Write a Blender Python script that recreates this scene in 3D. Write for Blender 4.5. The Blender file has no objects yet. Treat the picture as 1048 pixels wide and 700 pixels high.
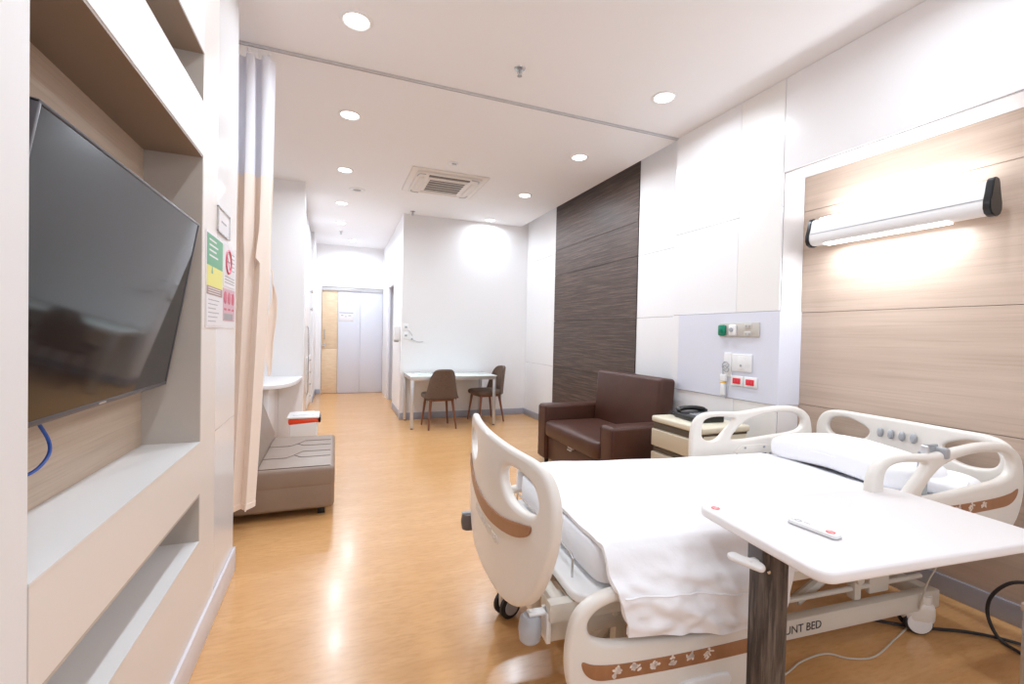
import bpy, bmesh, math, random
from mathutils import Vector, Matrix, Euler
random.seed(7)
PI = math.pi
R = math.radians
SC = bpy.context.scene
COL = SC.collection

# ------------------------------------------------------------------ materials
MATS = {}
def mat(name, col, rough=.5, metal=0., spec=.5, emit=None, es=0., coat=0., noise=None, bump=None, sheen=0., trans=0.):
    """noise=(scale_vec, amount, col2); bump=(scale_vec, strength)"""
    if name in MATS: return MATS[name]
    m = bpy.data.materials.new(name); m.use_nodes = True
    nt = m.node_tree; b = nt.nodes['Principled BSDF']
    b.inputs['Base Color'].default_value = (*col, 1)
    b.inputs['Roughness'].default_value = rough
    b.inputs['Metallic'].default_value = metal
    b.inputs['Specular IOR Level'].default_value = spec
    b.inputs['Coat Weight'].default_value = coat
    b.inputs['Coat Roughness'].default_value = .14
    b.inputs['Sheen Weight'].default_value = sheen
    b.inputs['Transmission Weight'].default_value = trans
    if emit:
        b.inputs['Emission Color'].default_value = (*emit, 1)
        b.inputs['Emission Strength'].default_value = es
    tc = nt.nodes.new('ShaderNodeTexCoord')
    def nz(scale, detail=6, rgh=.6):
        mp = nt.nodes.new('ShaderNodeMapping'); mp.inputs['Scale'].default_value = scale
        nt.links.new(tc.outputs['Object'], mp.inputs['Vector'])
        n = nt.nodes.new('ShaderNodeTexNoise'); n.inputs['Scale'].default_value = 1
        n.inputs['Detail'].default_value = detail; n.inputs['Roughness'].default_value = rgh
        nt.links.new(mp.outputs['Vector'], n.inputs['Vector'])
        return n
    if noise:
        layers = noise if isinstance(noise, list) else [noise]
        prev = None
        for (sc, lo, hi, c2) in layers:
            n = nz(sc); cr = nt.nodes.new('ShaderNodeMapRange')
            cr.inputs['From Min'].default_value = lo; cr.inputs['From Max'].default_value = hi
            nt.links.new(n.outputs['Fac'], cr.inputs['Value'])
            mx = nt.nodes.new('ShaderNodeMix'); mx.data_type = 'RGBA'
            if prev: nt.links.new(prev, mx.inputs['A'])
            else: mx.inputs['A'].default_value = (*col, 1)
            mx.inputs['B'].default_value = (*c2, 1)
            nt.links.new(cr.outputs['Result'], mx.inputs['Factor'])
            prev = mx.outputs['Result']
        nt.links.new(prev, b.inputs['Base Color'])
    if bump:
        n = nz(bump[0], 4); bp = nt.nodes.new('ShaderNodeBump')
        bp.inputs['Strength'].default_value = bump[1]; bp.inputs['Distance'].default_value = bump[2] if len(bump) > 2 else .002
        nt.links.new(n.outputs['Fac'], bp.inputs['Height']); nt.links.new(bp.outputs['Normal'], b.inputs['Normal'])
    MATS[name] = m
    return m

M_wall   = mat('white_wall', (.82, .81, .815), .45, bump=((30, 30, 30), .05))
M_wallg  = mat('glossy_white_laminate', (.83, .82, .825), .18, bump=((6, 6, 6), .03))
M_beige  = mat('pale_beige_laminate', (.80, .745, .70), .38, bump=((20, 20, 20), .03))
M_nicheshade = mat('niche_shade_brown', (.30, .225, .17), .5, bump=((150, 150, 150), .1))  # shade under the niche ceilings put into a darker brown
M_niche  = mat('niche_laminate', (.50, .45, .40), .45, bump=((150, 150, 150), .1))
M_shelf  = mat('shelf_top_laminate', (.80, .79, .78), .35, bump=((20, 20, 20), .03))
M_ceil   = mat('ceiling_paint', (.87, .865, .88), .7, bump=((40, 40, 40), .04))
M_blue   = mat('pale_blue_grey_laminate', (.70, .715, .80), .3, bump=((20, 20, 20), .02))
M_cream  = mat('cream_laminate', (.81, .79, .765), .35, bump=((20, 20, 20), .02))
M_base   = mat('grey_vinyl_skirting', (.36, .37, .43), .4, bump=((30, 30, 30), .04))
M_basew  = mat('pale_skirting', (.72, .69, .72), .35, bump=((30, 30, 30), .03))
M_gap    = mat('dark_joint', (.12, .09, .08), .8, bump=((30, 30, 30), .03))
M_wood   = mat('light_oak_laminate', (.50, .385, .305), .38,
               noise=[((1.6, .8, 22), .3, .75, (.60, .475, .385)), ((5, 1.6, 90), .5, .8, (.44, .33, .255))], bump=((8, 3, 150), .08))
M_woodn  = mat('niche_oak_laminate', (.50, .38, .28), .42,
               noise=[((2, 1., 30), .3, .75, (.60, .47, .36)), ((6, 2.5, 150), .5, .8, (.43, .32, .235))], bump=((8, 3, 150), .08))
M_dark   = mat('dark_wenge_laminate', (.055, .036, .028), .5,
               noise=[((6, 2.6, 120), .42, .68, (.17, .112, .088)), ((8, 3.5, 320), .48, .72, (.03, .018, .014))], bump=((8, 3, 200), .15))
M_floor  = mat('honey_vinyl_floor', (.62, .335, .135), .25, spec=.5, coat=.15,
               noise=[((1.6, 7, 1), .35, .7, (.69, .39, .17)), ((14, 55, 1), .45, .75, (.57, .30, .11))], bump=((25, 60, 1), .04))
M_doorw  = mat('pale_maple_door', (.74, .55, .36), .4, noise=((6, 2, 40), .4, .7, (.82, .65, .46)), bump=((8, 3, 90), .05))
M_doorg  = mat('lilac_grey_door', (.68, .69, .76), .4, bump=((20, 20, 20), .02))
M_frame  = mat('door_frame_paint', (.78, .78, .82), .4, bump=((20, 20, 20), .02))
M_plast  = mat('ivory_bed_plastic', (.76, .72, .665), .32, spec=.5, bump=((60, 60, 60), .03))
M_white  = mat('white_plastic', (.82, .82, .82), .3, bump=((60, 60, 60), .02))
M_metalw = mat('powder_coated_beige_steel', (.66, .62, .55), .35, bump=((60, 60, 60), .03))
M_chrome = mat('brushed_steel', (.6, .6, .6), .25, 1., bump=((80, 80, 80), .03))
M_alu    = mat('satin_aluminium', (.62, .62, .63), .35, .7, bump=((80, 80, 80), .03))
M_grey   = mat('grey_plastic', (.36, .37, .39), .4, bump=((60, 60, 60), .03))
M_dgrey  = mat('dark_grey_plastic', (.13, .12, .12), .4, bump=((60, 60, 60), .03))
M_lgrey  = mat('light_grey_rubber', (.42, .43, .46), .5, bump=((60, 60, 60), .03))
M_black  = mat('black_plastic', (.012, .012, .013), .3, bump=((90, 90, 90), .04))
M_rub    = mat('black_rubber', (.02, .02, .022), .55, bump=((90, 90, 90), .05))
M_bezel  = mat('dark_tv_bezel', (.09, .085, .095), .3, bump=((90, 90, 90), .02))
M_screen = mat('glossy_tv_panel', (.014, .014, .016), .07, spec=.55, bump=((2, 2, 2), .004))
M_strip  = mat('brown_trim_strip', (.30, .135, .06), .35, noise=((30, 30, 8), .3, .7, (.36, .17, .08)), bump=((60, 60, 60), .03))
M_motif  = mat('cream_print', (.80, .70, .62), .5, bump=((60, 60, 60), .02))
M_linen  = mat('white_bed_linen', (.86, .86, .885), .85, sheen=.15, bump=((9, 9, 9), .35, .01))
M_sheet  = mat('quilted_white_sheet', (.80, .81, .85), .85, sheen=.1, bump=((60, 60, 60), .3, .006))
M_fabt   = mat('taupe_vinyl_upholstery', (.255, .182, .138), .42, bump=((70, 70, 70), .12), noise=((5, 5, 5), .3, .7, (.285, .21, .16)))
M_brown  = mat('chestnut_leatherette', (.058, .019, .011), .38, spec=.45, noise=((7, 7, 7), .3, .7, (.074, .026, .015)), bump=((220, 220, 220), .12))
M_stitch = mat('dark_stitching', (.14, .10, .08), .7, bump=((90, 90, 90), .03))
M_chair  = mat('brown_chair_fabric', (.105, .062, .042), .8, sheen=.1, noise=((60, 60, 60), .3, .7, (.14, .088, .06)), bump=((200, 200, 200), .3))
M_leg    = mat('walnut_leg_wood', (.16, .055, .025), .4, noise=((40, 40, 5), .3, .7, (.23, .085, .04)), bump=((40, 40, 5), .05))
M_glass  = mat('frosted_pale_glass', (.76, .84, .81), .08, spec=.7, bump=((5, 5, 5), .005))
M_cab    = mat('ivory_cabinet_laminate', (.70, .64, .50), .35, bump=((40, 40, 40), .03))
M_cabd   = mat('drawer_beige', (.56, .48, .35), .38, bump=((40, 40, 40), .03))
M_olive  = mat('dark_drawer_recess', (.10, .075, .05), .5, bump=((40, 40, 40), .03))
M_pat    = mat('rough_sawn_wood_post', (.10, .072, .055), .65,
               noise=[((38, 38, 5), .42, .58, (.038, .026, .020)), ((90, 90, 7), .5, .66, (.15, .115, .09))], bump=((60, 60, 6), .9, .006))
M_over   = mat('white_table_laminate', (.80, .775, .775), .3, bump=((20, 20, 20), .015))
M_red    = mat('red_label', (.75, .03, .05), .4, bump=((40, 40, 40), .02))
M_redbag = mat('red_bin_liner', (.80, .07, .02), .3, bump=((30, 30, 30), .3, .006))
M_green  = mat('green_outlet', (.0, .22, .12), .3, bump=((40, 40, 40), .02))
M_gplate = mat('beige_metal_plate', (.58, .55, .50), .4, .2, bump=((60, 60, 60), .03))
M_text   = mat('dark_lettering', (.05, .045, .05), .5, bump=((60, 60, 60), .02))
M_lamp   = mat('lit_diffuser', (1, 1, 1), .5, emit=(.9, .95, 1), es=8, bump=((20, 20, 20), .01))
M_down   = mat('lit_downlight', (1, 1, 1), .5, emit=(.95, .97, 1), es=12, bump=((20, 20, 20), .01))
M_curt   = mat('apricot_curtain_fabric', (.92, .81, .72), .85, sheen=.2, bump=((12, 12, 90), .15, .004))
M_mesh   = mat('white_mesh_curtain_top', (.82, .82, .87), .85, bump=((140, 140, 140), .4, .003))
M_paper  = mat('white_paper', (.80, .77, .79), .5, bump=((40, 40, 40), .02))
M_pgreen = mat('green_print', (.16, .42, .25), .5, bump=((40, 40, 40), .02))
M_pyel   = mat('yellow_print', (.80, .76, .22), .5, bump=((40, 40, 40), .02))
M_pbrown = mat('brown_print', (.40, .27, .24), .5, bump=((40, 40, 40), .02))
M_ppink  = mat('pink_print', (.66, .42, .48), .5, bump=((40, 40, 40), .02))
M_pred   = mat('crimson_print', (.62, .12, .18), .5, bump=((40, 40, 40), .02))
M_pgrey  = mat('grey_print', (.36, .34, .36), .5, bump=((40, 40, 40), .02))
M_bcable = mat('blue_cable_jacket', (.02, .09, .42), .4, bump=((60, 60, 60), .02))
M_wcable = mat('ivory_cable_jacket', (.55, .50, .42), .5, bump=((60, 60, 60), .02))
M_yel    = mat('yellow_band', (.85, .50, .03), .5, bump=((60, 60, 60), .02))
M_grille = mat('ac_grille', (.16, .135, .12), .55, bump=((60, 60, 60), .03))
M_acw    = mat('ac_ivory', (.78, .74, .70), .4, bump=((60, 60, 60), .02))

# ------------------------------------------------------------------ mesh helpers
def merge(bm, tmp, M=None, mi=0):
    for f in tmp.faces: f.material_index = mi
    if M is not None: tmp.transform(M)
    me = bpy.data.meshes.new('t'); tmp.to_mesh(me); tmp.free()
    bm.from_mesh(me); bpy.data.meshes.remove(me)
    return bm
def box(bm, x0, x1, y0, y1, z0, z1, bev=0., seg=2, M=None, mi=0):
    t = bmesh.new(); bmesh.ops.create_cube(t, size=1)
    t.transform(Matrix.Translation(((x0+x1)/2, (y0+y1)/2, (z0+z1)/2)) @ Matrix.Diagonal((x1-x0, y1-y0, z1-z0, 1)))
    if bev > 0: bmesh.ops.bevel(t, geom=t.edges[:], offset=bev, segments=seg, affect='EDGES', profile=.5)
    return merge(bm, t, M, mi)
def cyl(bm, p0, p1, r0, r1=None, n=20, mi=0, bev=0.):
    p0, p1 = Vector(p0), Vector(p1); r1 = r0 if r1 is None else r1
    d = p1-p0; t = bmesh.new()
    bmesh.ops.create_cone(t, cap_ends=True, segments=n, radius1=r0, radius2=r1, depth=d.length)
    if bev > 0:
        es = [e for e in t.edges if len(e.link_faces) == 2 and any(len(f.verts) > 4 for f in e.link_faces)]
        bmesh.ops.bevel(t, geom=es, offset=bev, segments=2, affect='EDGES', profile=.5)
    q = Vector((0, 0, 1)).rotation_difference(d.normalized())
    return merge(bm, t, Matrix.Translation((p0+p1)/2) @ q.to_matrix().to_4x4(), mi)
def lathe(bm, prof, n=28, M=None, mi=0):
    t = bmesh.new(); rings = []
    for r, z in prof:
        rings.append([t.verts.new((r*math.cos(2*PI*i/n), r*math.sin(2*PI*i/n), z)) for i in range(n)] if r > 1e-6 else [t.verts.new((0, 0, z))])
    for a, b in zip(rings, rings[1:]):
        for i in range(n):
            j = (i+1) % n
            if len(a) == 1 and len(b) == 1: continue
            if len(a) == 1: t.faces.new((a[0], b[j], b[i]))
            elif len(b) == 1: t.faces.new((a[i], a[j], b[0]))
            else: t.faces.new((a[i], a[j], b[j], b[i]))
    bmesh.ops.recalc_face_normals(t, faces=t.faces[:])
    return merge(bm, t, M, mi)
def cr_curve(pts, sub=8, closed=False):
    P = [Vector(p) for p in pts]; n = len(P); out = []
    rng = range(n if closed else n-1)
    for i in rng:
        if closed: a, b, c, d = P[(i-1) % n], P[i], P[(i+1) % n], P[(i+2) % n]
        else: a, b, c, d = P[max(i-1, 0)], P[i], P[i+1], P[min(i+2, n-1)]
        for k in range(sub):
            t = k/sub
            out.append(.5*((2*b)+(c-a)*t+(2*a-5*b+4*c-d)*t*t+(3*b-a-3*c+d)*t**3))
    if not closed: out.append(P[-1])
    return out
def tube(bm, pts, r, n=10, smooth=6, mi=0, closed=False):
    P = cr_curve(pts, smooth, closed) if smooth else [Vector(p) for p in pts]
    rr = r if callable(r) else (lambda s: r)
    t = bmesh.new(); rings = []; N = len(P); up = None
    for i, p in enumerate(P):
        d = (P[(i+1) % N]-P[i-1]) if closed else (P[min(i+1, N-1)]-P[max(i-1, 0)])
        d.normalize()
        if up is None:
            up = Vector((0, 0, 1)) if abs(d.z) < .9 else Vector((1, 0, 0))
        s = d.cross(up); s.normalize(); up = s.cross(d); up.normalize()
        ra = rr(i/(N-1))
        rings.append([t.verts.new(p+s*ra*math.cos(2*PI*k/n)+up*ra*math.sin(2*PI*k/n)) for k in range(n)])
    pairs = list(zip(rings, rings[1:]))+([(rings[-1], rings[0])] if closed else [])
    for a, b in pairs:
        for k in range(n):
            t.faces.new((a[k], a[(k+1) % n], b[(k+1) % n], b[k]))
    if not closed:
        t.faces.new(rings[0]); t.faces.new(rings[-1])
    bmesh.ops.recalc_face_normals(t, faces=t.faces[:])
    return merge(bm, t, None, mi)
def plate_mesh(outline, holes, thick, bev, sub=6):
    """filled 2-D outline with holes, extruded and edge-rounded; lies in XY, thickness along Z"""
    cu = bpy.data.curves.new('pl', 'CURVE'); cu.dimensions = '2D'; cu.fill_mode = 'BOTH'
    for k, o in enumerate([outline]+list(holes)):
        pts = cr_curve([(p[0], p[1], 0) for p in o], sub, True)
        sp = cu.splines.new('POLY'); sp.points.add(len(pts)-1); sp.use_cyclic_u = True
        for q, p in zip(sp.points, pts): q.co = (p.x, p.y, 0, 1)
    cu.extrude = max(thick/2-bev, 0.0005); cu.bevel_depth = bev; cu.bevel_resolution = 3; cu.offset = -bev
    ob = bpy.data.objects.new('pl', cu); COL.objects.link(ob)
    dg = bpy.context.evaluated_depsgraph_get(); dg.update()
    me = bpy.data.meshes.new_from_object(ob.evaluated_get(dg))
    bpy.data.objects.remove(ob); bpy.data.curves.remove(cu)
    return me
def plate(bm, outline, holes, thick, bev, M=None, mi=0, sub=6, fn=None, cuts=None):
    me = plate_mesh(outline, holes, thick, bev, sub)
    t = bmesh.new(); t.from_mesh(me); bpy.data.meshes.remove(me)
    bmesh.ops.remove_doubles(t, verts=t.verts[:], dist=1e-5)
    if cuts:
        for c in cuts:
            bmesh.ops.bisect_plane(t, geom=t.verts[:]+t.edges[:]+t.faces[:], plane_co=(c, 0, 0), plane_no=(1, 0, 0))
    if fn:
        for v in t.verts: v.co = Vector(fn(v.co))
    return merge(bm, t, M, mi)
def rr(x0, x1, y0, y1, r):
    o = []
    for cx, cy, a0 in ((x1-r, y1-r, 0), (x0+r, y1-r, 90), (x0+r, y0+r, 180), (x1-r, y0+r, 270)):
        for k in range(7): a = R(a0+15*k); o.append((cx+r*math.cos(a), cy+r*math.sin(a)))
    return o
def text_bm(bm, s, size, M, depth=.0006, mi=0, align='CENTER'):
    cu = bpy.data.curves.new('tx', 'FONT'); cu.body = s; cu.size = size; cu.extrude = depth
    cu.align_x = align; cu.align_y = 'CENTER'; cu.resolution_u = 3
    ob = bpy.data.objects.new('tx', cu); COL.objects.link(ob)
    dg = bpy.context.evaluated_depsgraph_get(); dg.update()
    me = bpy.data.meshes.new_from_object(ob.evaluated_get(dg))
    bpy.data.objects.remove(ob); bpy.data.curves.remove(cu)
    t = bmesh.new(); t.from_mesh(me); bpy.data.meshes.remove(me)
    return merge(bm, t, M, mi)
def grid(bm, fn, nu, nv, mi=0, thick=0.):
    t = bmesh.new()
    V = [[t.verts.new(fn(i/nu, j/nv)) for j in range(nv+1)] for i in range(nu+1)]
    for i in range(nu):
        for j in range(nv): t.faces.new((V[i][j], V[i+1][j], V[i+1][j+1], V[i][j+1]))
    bmesh.ops.recalc_face_normals(t, faces=t.faces[:])
    if thick:
        bmesh.ops.solidify(t, geom=t.faces[:], thickness=thick)
    return merge(bm, t, None, mi)
def superell(bm, cx, cy, cz, sx, sy, sz, e1=.4, e2=.35, nu=32, nv=20, fn=None, M=None, mi=0):
    def sg(c, e): return math.copysign(abs(c)**e, c)
    t = bmesh.new(); rings = []
    for j in range(nv+1):
        ph = -PI/2+PI*j/nv
        if j in (0, nv): rings.append([t.verts.new((cx, cy, cz+sz*sg(math.sin(ph), e1)))]); continue
        rings.append([t.verts.new((cx+sx*sg(math.cos(ph), e1)*sg(math.cos(2*PI*i/nu), e2),
                                   cy+sy*sg(math.cos(ph), e1)*sg(math.sin(2*PI*i/nu), e2),
                                   cz+sz*sg(math.sin(ph), e1))) for i in range(nu)])
    for a, b in zip(rings, rings[1:]):
        for i in range(nu):
            j = (i+1) % nu
            if len(a) == 1: t.faces.new((a[0], b[j], b[i]))
            elif len(b) == 1: t.faces.new((a[i], a[j], b[0]))
            else: t.faces.new((a[i], a[j], b[j], b[i]))
    bmesh.ops.recalc_face_normals(t, faces=t.faces[:])
    if fn:
        for v in t.verts: v.co = Vector(fn(v.co))
    return merge(bm, t, M, mi)

# ------------------------------------------------------------------ object helpers
def obj(name, bm, mats, parent=None, smooth=True, ang=38, loc=None, rotz=None):
    me = bpy.data.meshes.new(name)
    bm.to_mesh(me); bm.free()
    for m in (mats if isinstance(mats, (list, tuple)) else [mats]): me.materials.append(m)
    if smooth:
        me.polygons.foreach_set('use_smooth', [True]*len(me.polygons))
        me.set_sharp_from_angle(angle=R(ang))
    o = bpy.data.objects.new(name, me); COL.objects.link(o)
    if parent: o.parent = parent
    if loc is not None: o.location = loc
    if rotz is not None: o.rotation_euler = (0, 0, rotz)
    return o
def B(): return bmesh.new()
def tag(o, label, cat, group=None, kind=None):
    o['label'] = label; o['category'] = cat
    if group: o['group'] = group
    if kind: o['kind'] = kind
    return o
def thing(name, label, cat, loc=(0, 0, 0), rotz=0., group=None):
    o = bpy.data.objects.new(name, None); COL.objects.link(o)
    o.empty_display_size = .05
    o.location = loc; o.rotation_euler = (0, 0, rotz)
    return tag(o, label, cat, group)
def struct(name, bm, mats, smooth=True, parent=None):
    o = obj(name, bm, mats, parent, smooth)
    if not parent: o['kind'] = 'structure'
    return o
def dup(root, loc, rotz=None, label=None):
    r = root.copy(); COL.objects.link(r); r.location = loc
    if rotz is not None: r.rotation_euler = (0, 0, rotz)
    if label: r['label'] = label
    for ch in list(root.children):
        c = ch.copy(); COL.objects.link(c); c.parent = r
        for g in ch.children:
            d = g.copy(); COL.objects.link(d); d.parent = c
    return r

# ================================================================== CAMERA
f_px, pit, yaw, rol = 465.2, .01645, .37267, .02231
cyw, syw = math.cos(yaw), math.sin(yaw)
fw = Vector((syw*math.cos(pit), cyw*math.cos(pit), -math.sin(pit)))
rt = Vector((cyw, -syw, 0)); up = rt.cross(fw)
rt2 = math.cos(rol)*rt+math.sin(rol)*up; up2 = -math.sin(rol)*rt+math.cos(rol)*up
cam_d = bpy.data.cameras.new('camera'); cam = bpy.data.objects.new('camera', cam_d); COL.objects.link(cam)
cam_d.sensor_fit = 'HORIZONTAL'; cam_d.sensor_width = 36; cam_d.lens = f_px/1048*36
cam_d.clip_start = .05; cam_d.clip_end = 60
mw = Matrix.Identity(4)
for i in range(3):
    mw[i][0] = rt2[i]; mw[i][1] = up2[i]; mw[i][2] = -fw[i]
mw[2][3] = 1.3
cam.matrix_world = mw
SC.camera = cam

# ================================================================== ROOM SHELL
H = 3.05
YB = -2.6
XR, XF, XN = 2.78, 2.92, 2.98          # near right wall, far right wall, recess back
XL = -.49                              # face of the left wall
b = B(); box(b, -1.75, 3.3, YB-.2, 10.4, -.1, 0); struct('floor', b, M_floor, False)
b = B()
box(b, -1.75, 2.80, YB-.2, 10.4, H, H+.12)
box(b, 2.80, 3.3, YB-.2, 3.23, H, H+.12)
box(b, 2.80, 3.3, 3.23, 10.4, H+.17, H+.25)
struct('ceiling', b, M_ceil, False)

# left wall with the television niche, the slot above and the slot below
b = B()
XB = -.68
box(b, -1.0, XL, YB, 1.03, 0, H, mi=0)                   # pillar beside the camera
box(b, -1.0, XB-.012, 1.03, 2.125, 0, H, mi=3)           # carcass back
box(b, XB-.012, XL, 1.03, 2.125, 2.375, H, mi=0)
box(b, XB-.012, XL, 1.03, 2.125, 1.976, 2.18, mi=0)
box(b, XB-.012, XL, 1.035, 2.125, .64, .842, mi=1)
box(b, XB-.012, XL, 1.035, 2.125, 0, .445, mi=1)
box(b, -1.0, XL, 2.125, 2.36, 0, H, mi=1)
box(b, -1.0, XL-.001, 2.362, 2.787, 0, .838, mi=2)
box(b, -1.0, XL-.001, 2.362, 2.787, .841, H, mi=2)
box(b, -1.0, XL-.006, 2.34, 2.78, 0, H, mi=3)
struct('wall_left', b, [M_wall, M_beige, M_wallg, M_niche], False)
b = B()   # niche linings: upper ceilings painted shade-brown, slot ceiling and cheeks in taupe board, tops in pale board
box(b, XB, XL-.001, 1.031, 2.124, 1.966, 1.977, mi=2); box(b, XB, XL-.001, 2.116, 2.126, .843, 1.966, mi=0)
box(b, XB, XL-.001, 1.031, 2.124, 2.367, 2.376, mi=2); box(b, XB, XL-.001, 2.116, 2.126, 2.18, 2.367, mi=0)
box(b, XB, XL-.001, 1.031, 2.124, .630, .641, mi=0); box(b, XB, XL-.001, 2.116, 2.126, .447, .63, mi=0)
box(b, XB, XL+.002, 1.031, 2.116, .842, .848, mi=1); box(b, XB, XL+.002, 1.031, 2.116, .445, .451, mi=1)
box(b, XB, XL-.001, 1.031, 2.116, 2.18, 2.184, mi=1)
struct('trim_1', b, [M_niche, M_shelf, M_nicheshade], False)
b = B()
box(b, XB-.01, XB, 1.03, 2.12, .848, 1.967)
struct('trim_2', b, [M_woodn], False)
# alcove behind the left wall, stub wall, corridor left side
b = B()
box(b, -1.75, -1.6, 2.6, 10.4, 0, H)
box(b, -1.6, -1.0, 2.6, 2.787, 0, H)
box(b, -1.6, -.345, 5.95, 6.12, 0, H)
box(b, -1.6, -.36, 8.9, 10.4, 0, H)
struct('wall_corridor_left', b, M_wall, False)
# end wall with door opening
b = B()
box(b, -.36, -.25, 10.02, 10.3, 0, H); box(b, .96, 1.3, 10.02, 10.3, 0, H); box(b, -.25, .96, 10.02, 10.3, 2.2, H)
box(b, -.25, .96, 10.25, 10.3, 0, 2.2)
struct('wall_end', b, M_wall, False)
# block that carries the desk wall, with a side doorway into the corridor
b = B()
box(b, .925, 3.3, 6.86, 7.0, 0, H+.2)
box(b, .935, 1.08, 7.0, 8.0, 0, H); box(b, .955, 1.1, 8.98, 10.02, 0, H); box(b, .95, 1.1, 8.0, 8.98, 2.16, H)
box(b, 1.16, 1.2, 7.9, 9.1, 0, 2.3)
struct('wall_back', b, M_wall, False)
b = B()
box(b, -1.0, 3.3, YB-.15, YB, 0, .8); box(b, -1.0, 3.3, YB-.15, YB, 2.6, H)
box(b, -1.0, .1, YB-.15, YB, .8, 2.6); box(b, 2.5, 3.3, YB-.15, YB, .8, 2.6)
struct('wall_behind_camera', b, M_wall, False)  # unseen wall, opening left for the added window
b = B()
for x in (.1, 1.28, 2.46): box(b, x, x+.04, YB-.11, YB-.05, .8, 2.6)
for z in (.8, 2.56): box(b, .1, 2.5, YB-.11, YB-.05, z, z+.04)
struct('window_added', b, M_frame, False)  # made-up window frame out of view, added around the fill light

# right wall
def panels(bm, x, ys, zs, th=.012, gap=.003, mi=0):
    for y0, y1 in zip(ys, ys[1:]):
        for z0, z1 in zip(zs, zs[1:]):
            box(bm, x, x+th, y0+gap/2, y1-gap/2, z0+gap/2, z1-gap/2, .001, 1, mi=mi)
b = B()
box(b, XR+.012, 3.3, 2.195, 3.23, 0, H, mi=1); box(b, XR+.012, 3.3, .1, 2.195, 2.42, H, mi=1)
box(b, XR+.012, 3.3, YB, .1, 0, H, mi=1)
panels(b, XR, [2.195, 2.547, 3.23], [0, .86, 1.5, 2.2, H], mi=0)
panels(b, XR, [.1, 2.195], [2.42, H], mi=0); panels(b, XR, [YB, -1.2, .1], [0, .86, 1.5, 2.2, H], mi=0)
box(b, XR+.012, 3.3, 3.225, 3.232, 0, H, mi=0)
box(b, XF+.012, 3.3, 3.23, 6.9, 0, H+.2, mi=1)
panels(b, XF, [3.23, 3.93], [0, .86, 1.5, 2.14, H+.17], mi=0); panels(b, XF, [5.82, 6.86], [0, .86, 2.46, H+.17], mi=0)
box(b, XN+.012, 3.3, .1, 2.195, 0, 2.42, mi=1)
box(b, XR+.012, XN+.01, 2.19, 2.196, 0, 2.42, mi=0); box(b, XR+.012, XN+.01, .1, 2.19, 2.414, 2.421, mi=0)
box(b, XR+.012, XN+.01, .099, .106, 0, 2.42, mi=0)
struct('wall_right', b, [M_wallg, M_gap], False)
b = B(); panels(b, XN, [.106, 2.19], [0, .868, 1.493, 2.18, 2.414]); struct('trim_3', b, M_wood, False)
b = B(); panels(b, XF-.012, [3.93, 5.82], [.0, .86, 1.5, 2.14, 2.5, H+.165], .012, .004); struct('trim_4', b, M_dark, False)
b = B()   # bluish service panel wrapping into the recess
box(b, XR-.008, XR, 2.188, 3.14, .862, 1.498, .001, 1); box(b, XR-.008, XN, 2.182, 2.19, .862, 1.498, .001, 1)
struct('trim_5', b, M_blue, False)
b = B()   # cream strip panels beside the recess
box(b, XR-.001, XR+.001, 2.2, 2.545, 1.502, 3.04); box(b, XR-.001, XR+.001, 2.2, 2.545, .1, .858)
struct('trim_6', b, M_cream, False)
# skirtings
b = B()
box(b, XL, XL+.012, YB, 2.795, 0, .125, .002); box(b, -.6, XL+.012, 2.787, 2.799, 0, .125, .002)
struct('baseboard_left', b, M_basew)
b = B()
box(b, XN-.02, XN, .11, 2.185, 0, .10, .003); box(b, XR-.012, XR, 2.2, 3.23, 0, .10, .003); box(b, XF-.012, XF, 3.235, 6.85, 0, .10, .003)
box(b, XR-.012, XR, YB, .1, 0, .10, .003); box(b, XR-.012, XN, 2.183, 2.195, 0, .10, .003)
struct('baseboard_right', b, M_base)
b = B(); box(b, .913, XF-.01, 6.848, 6.86, 0, .10, .003); box(b, .913, .925, 6.848, 7.0, 0, .1, .002); box(b, .923, .935, 7.0, 7.98, 0, .10, .003)
box(b, -.348, -.26, 10.008, 10.02, 0, .1, .002); box(b, -.36, -.348, 8.9, 10.02, 0, .1, .002)
struct('baseboard_back', b, M_base)

# end door: maple leaf strip and lilac sliding panel
dr = thing('door_1', 'x', 'door', (0, 10.02, 0)); del dr['label']; del dr['category']; dr['kind'] = 'structure'
b = B(); box(b, -.245, .06, .06, .10, .005, .92, .002); box(b, -.245, .06, .06, .10, .924, 2.19, .002); obj('door_leaf', b, M_doorw, dr)
b = B(); box(b, .065, .50, .05, .09, .005, 2.19, .002); box(b, .503, .955, .05, .09, .005, 2.19, .002); obj('door_leaf', b, M_doorg, dr)
b = B(); box(b, -.25, .96, .03, .13, 2.12, 2.2, .003); obj('door_rail', b, M_alu, dr)
b = B(); box(b, .09, .36, .042, .05, 1.50, 1.68, .001, mi=0); box(b, .09, .36, .04, .043, 1.665, 1.68, 0, mi=1)
for k, (xx, ww) in enumerate(((.12, .05), (.20, .03), (.26, .06))): box(b, xx, xx+ww, .040, .043, 1.61-.02*(k % 2), 1.625-.02*(k % 2), 0, mi=1)
obj('door_notice', b, [M_paper, M_pgrey], dr)
b = B(); tube(b, [(-.19, .055, 1.12), (-.19, .02, 1.14), (-.19, .02, 1.30), (-.19, .055, 1.32)], .009); cyl(b, (-.19, .06, 1.0), (-.19, .03, 1.0), .03); obj('door_handle', b, M_chrome, dr)
b = B(); box(b, .945, .985, 8.0, 8.06, 0, 2.2, .004); box(b, .945, .985, 8.92, 8.98, 0, 2.2, .004); box(b, .945, .985, 8.0, 8.98, 2.13, 2.2, .004); struct('trim_7', b, M_frame)
dr = thing('door_2', 'x', 'door', (1.0, 8.06, 0)); del dr['label']; del dr['category']; dr['kind'] = 'structure'
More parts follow.
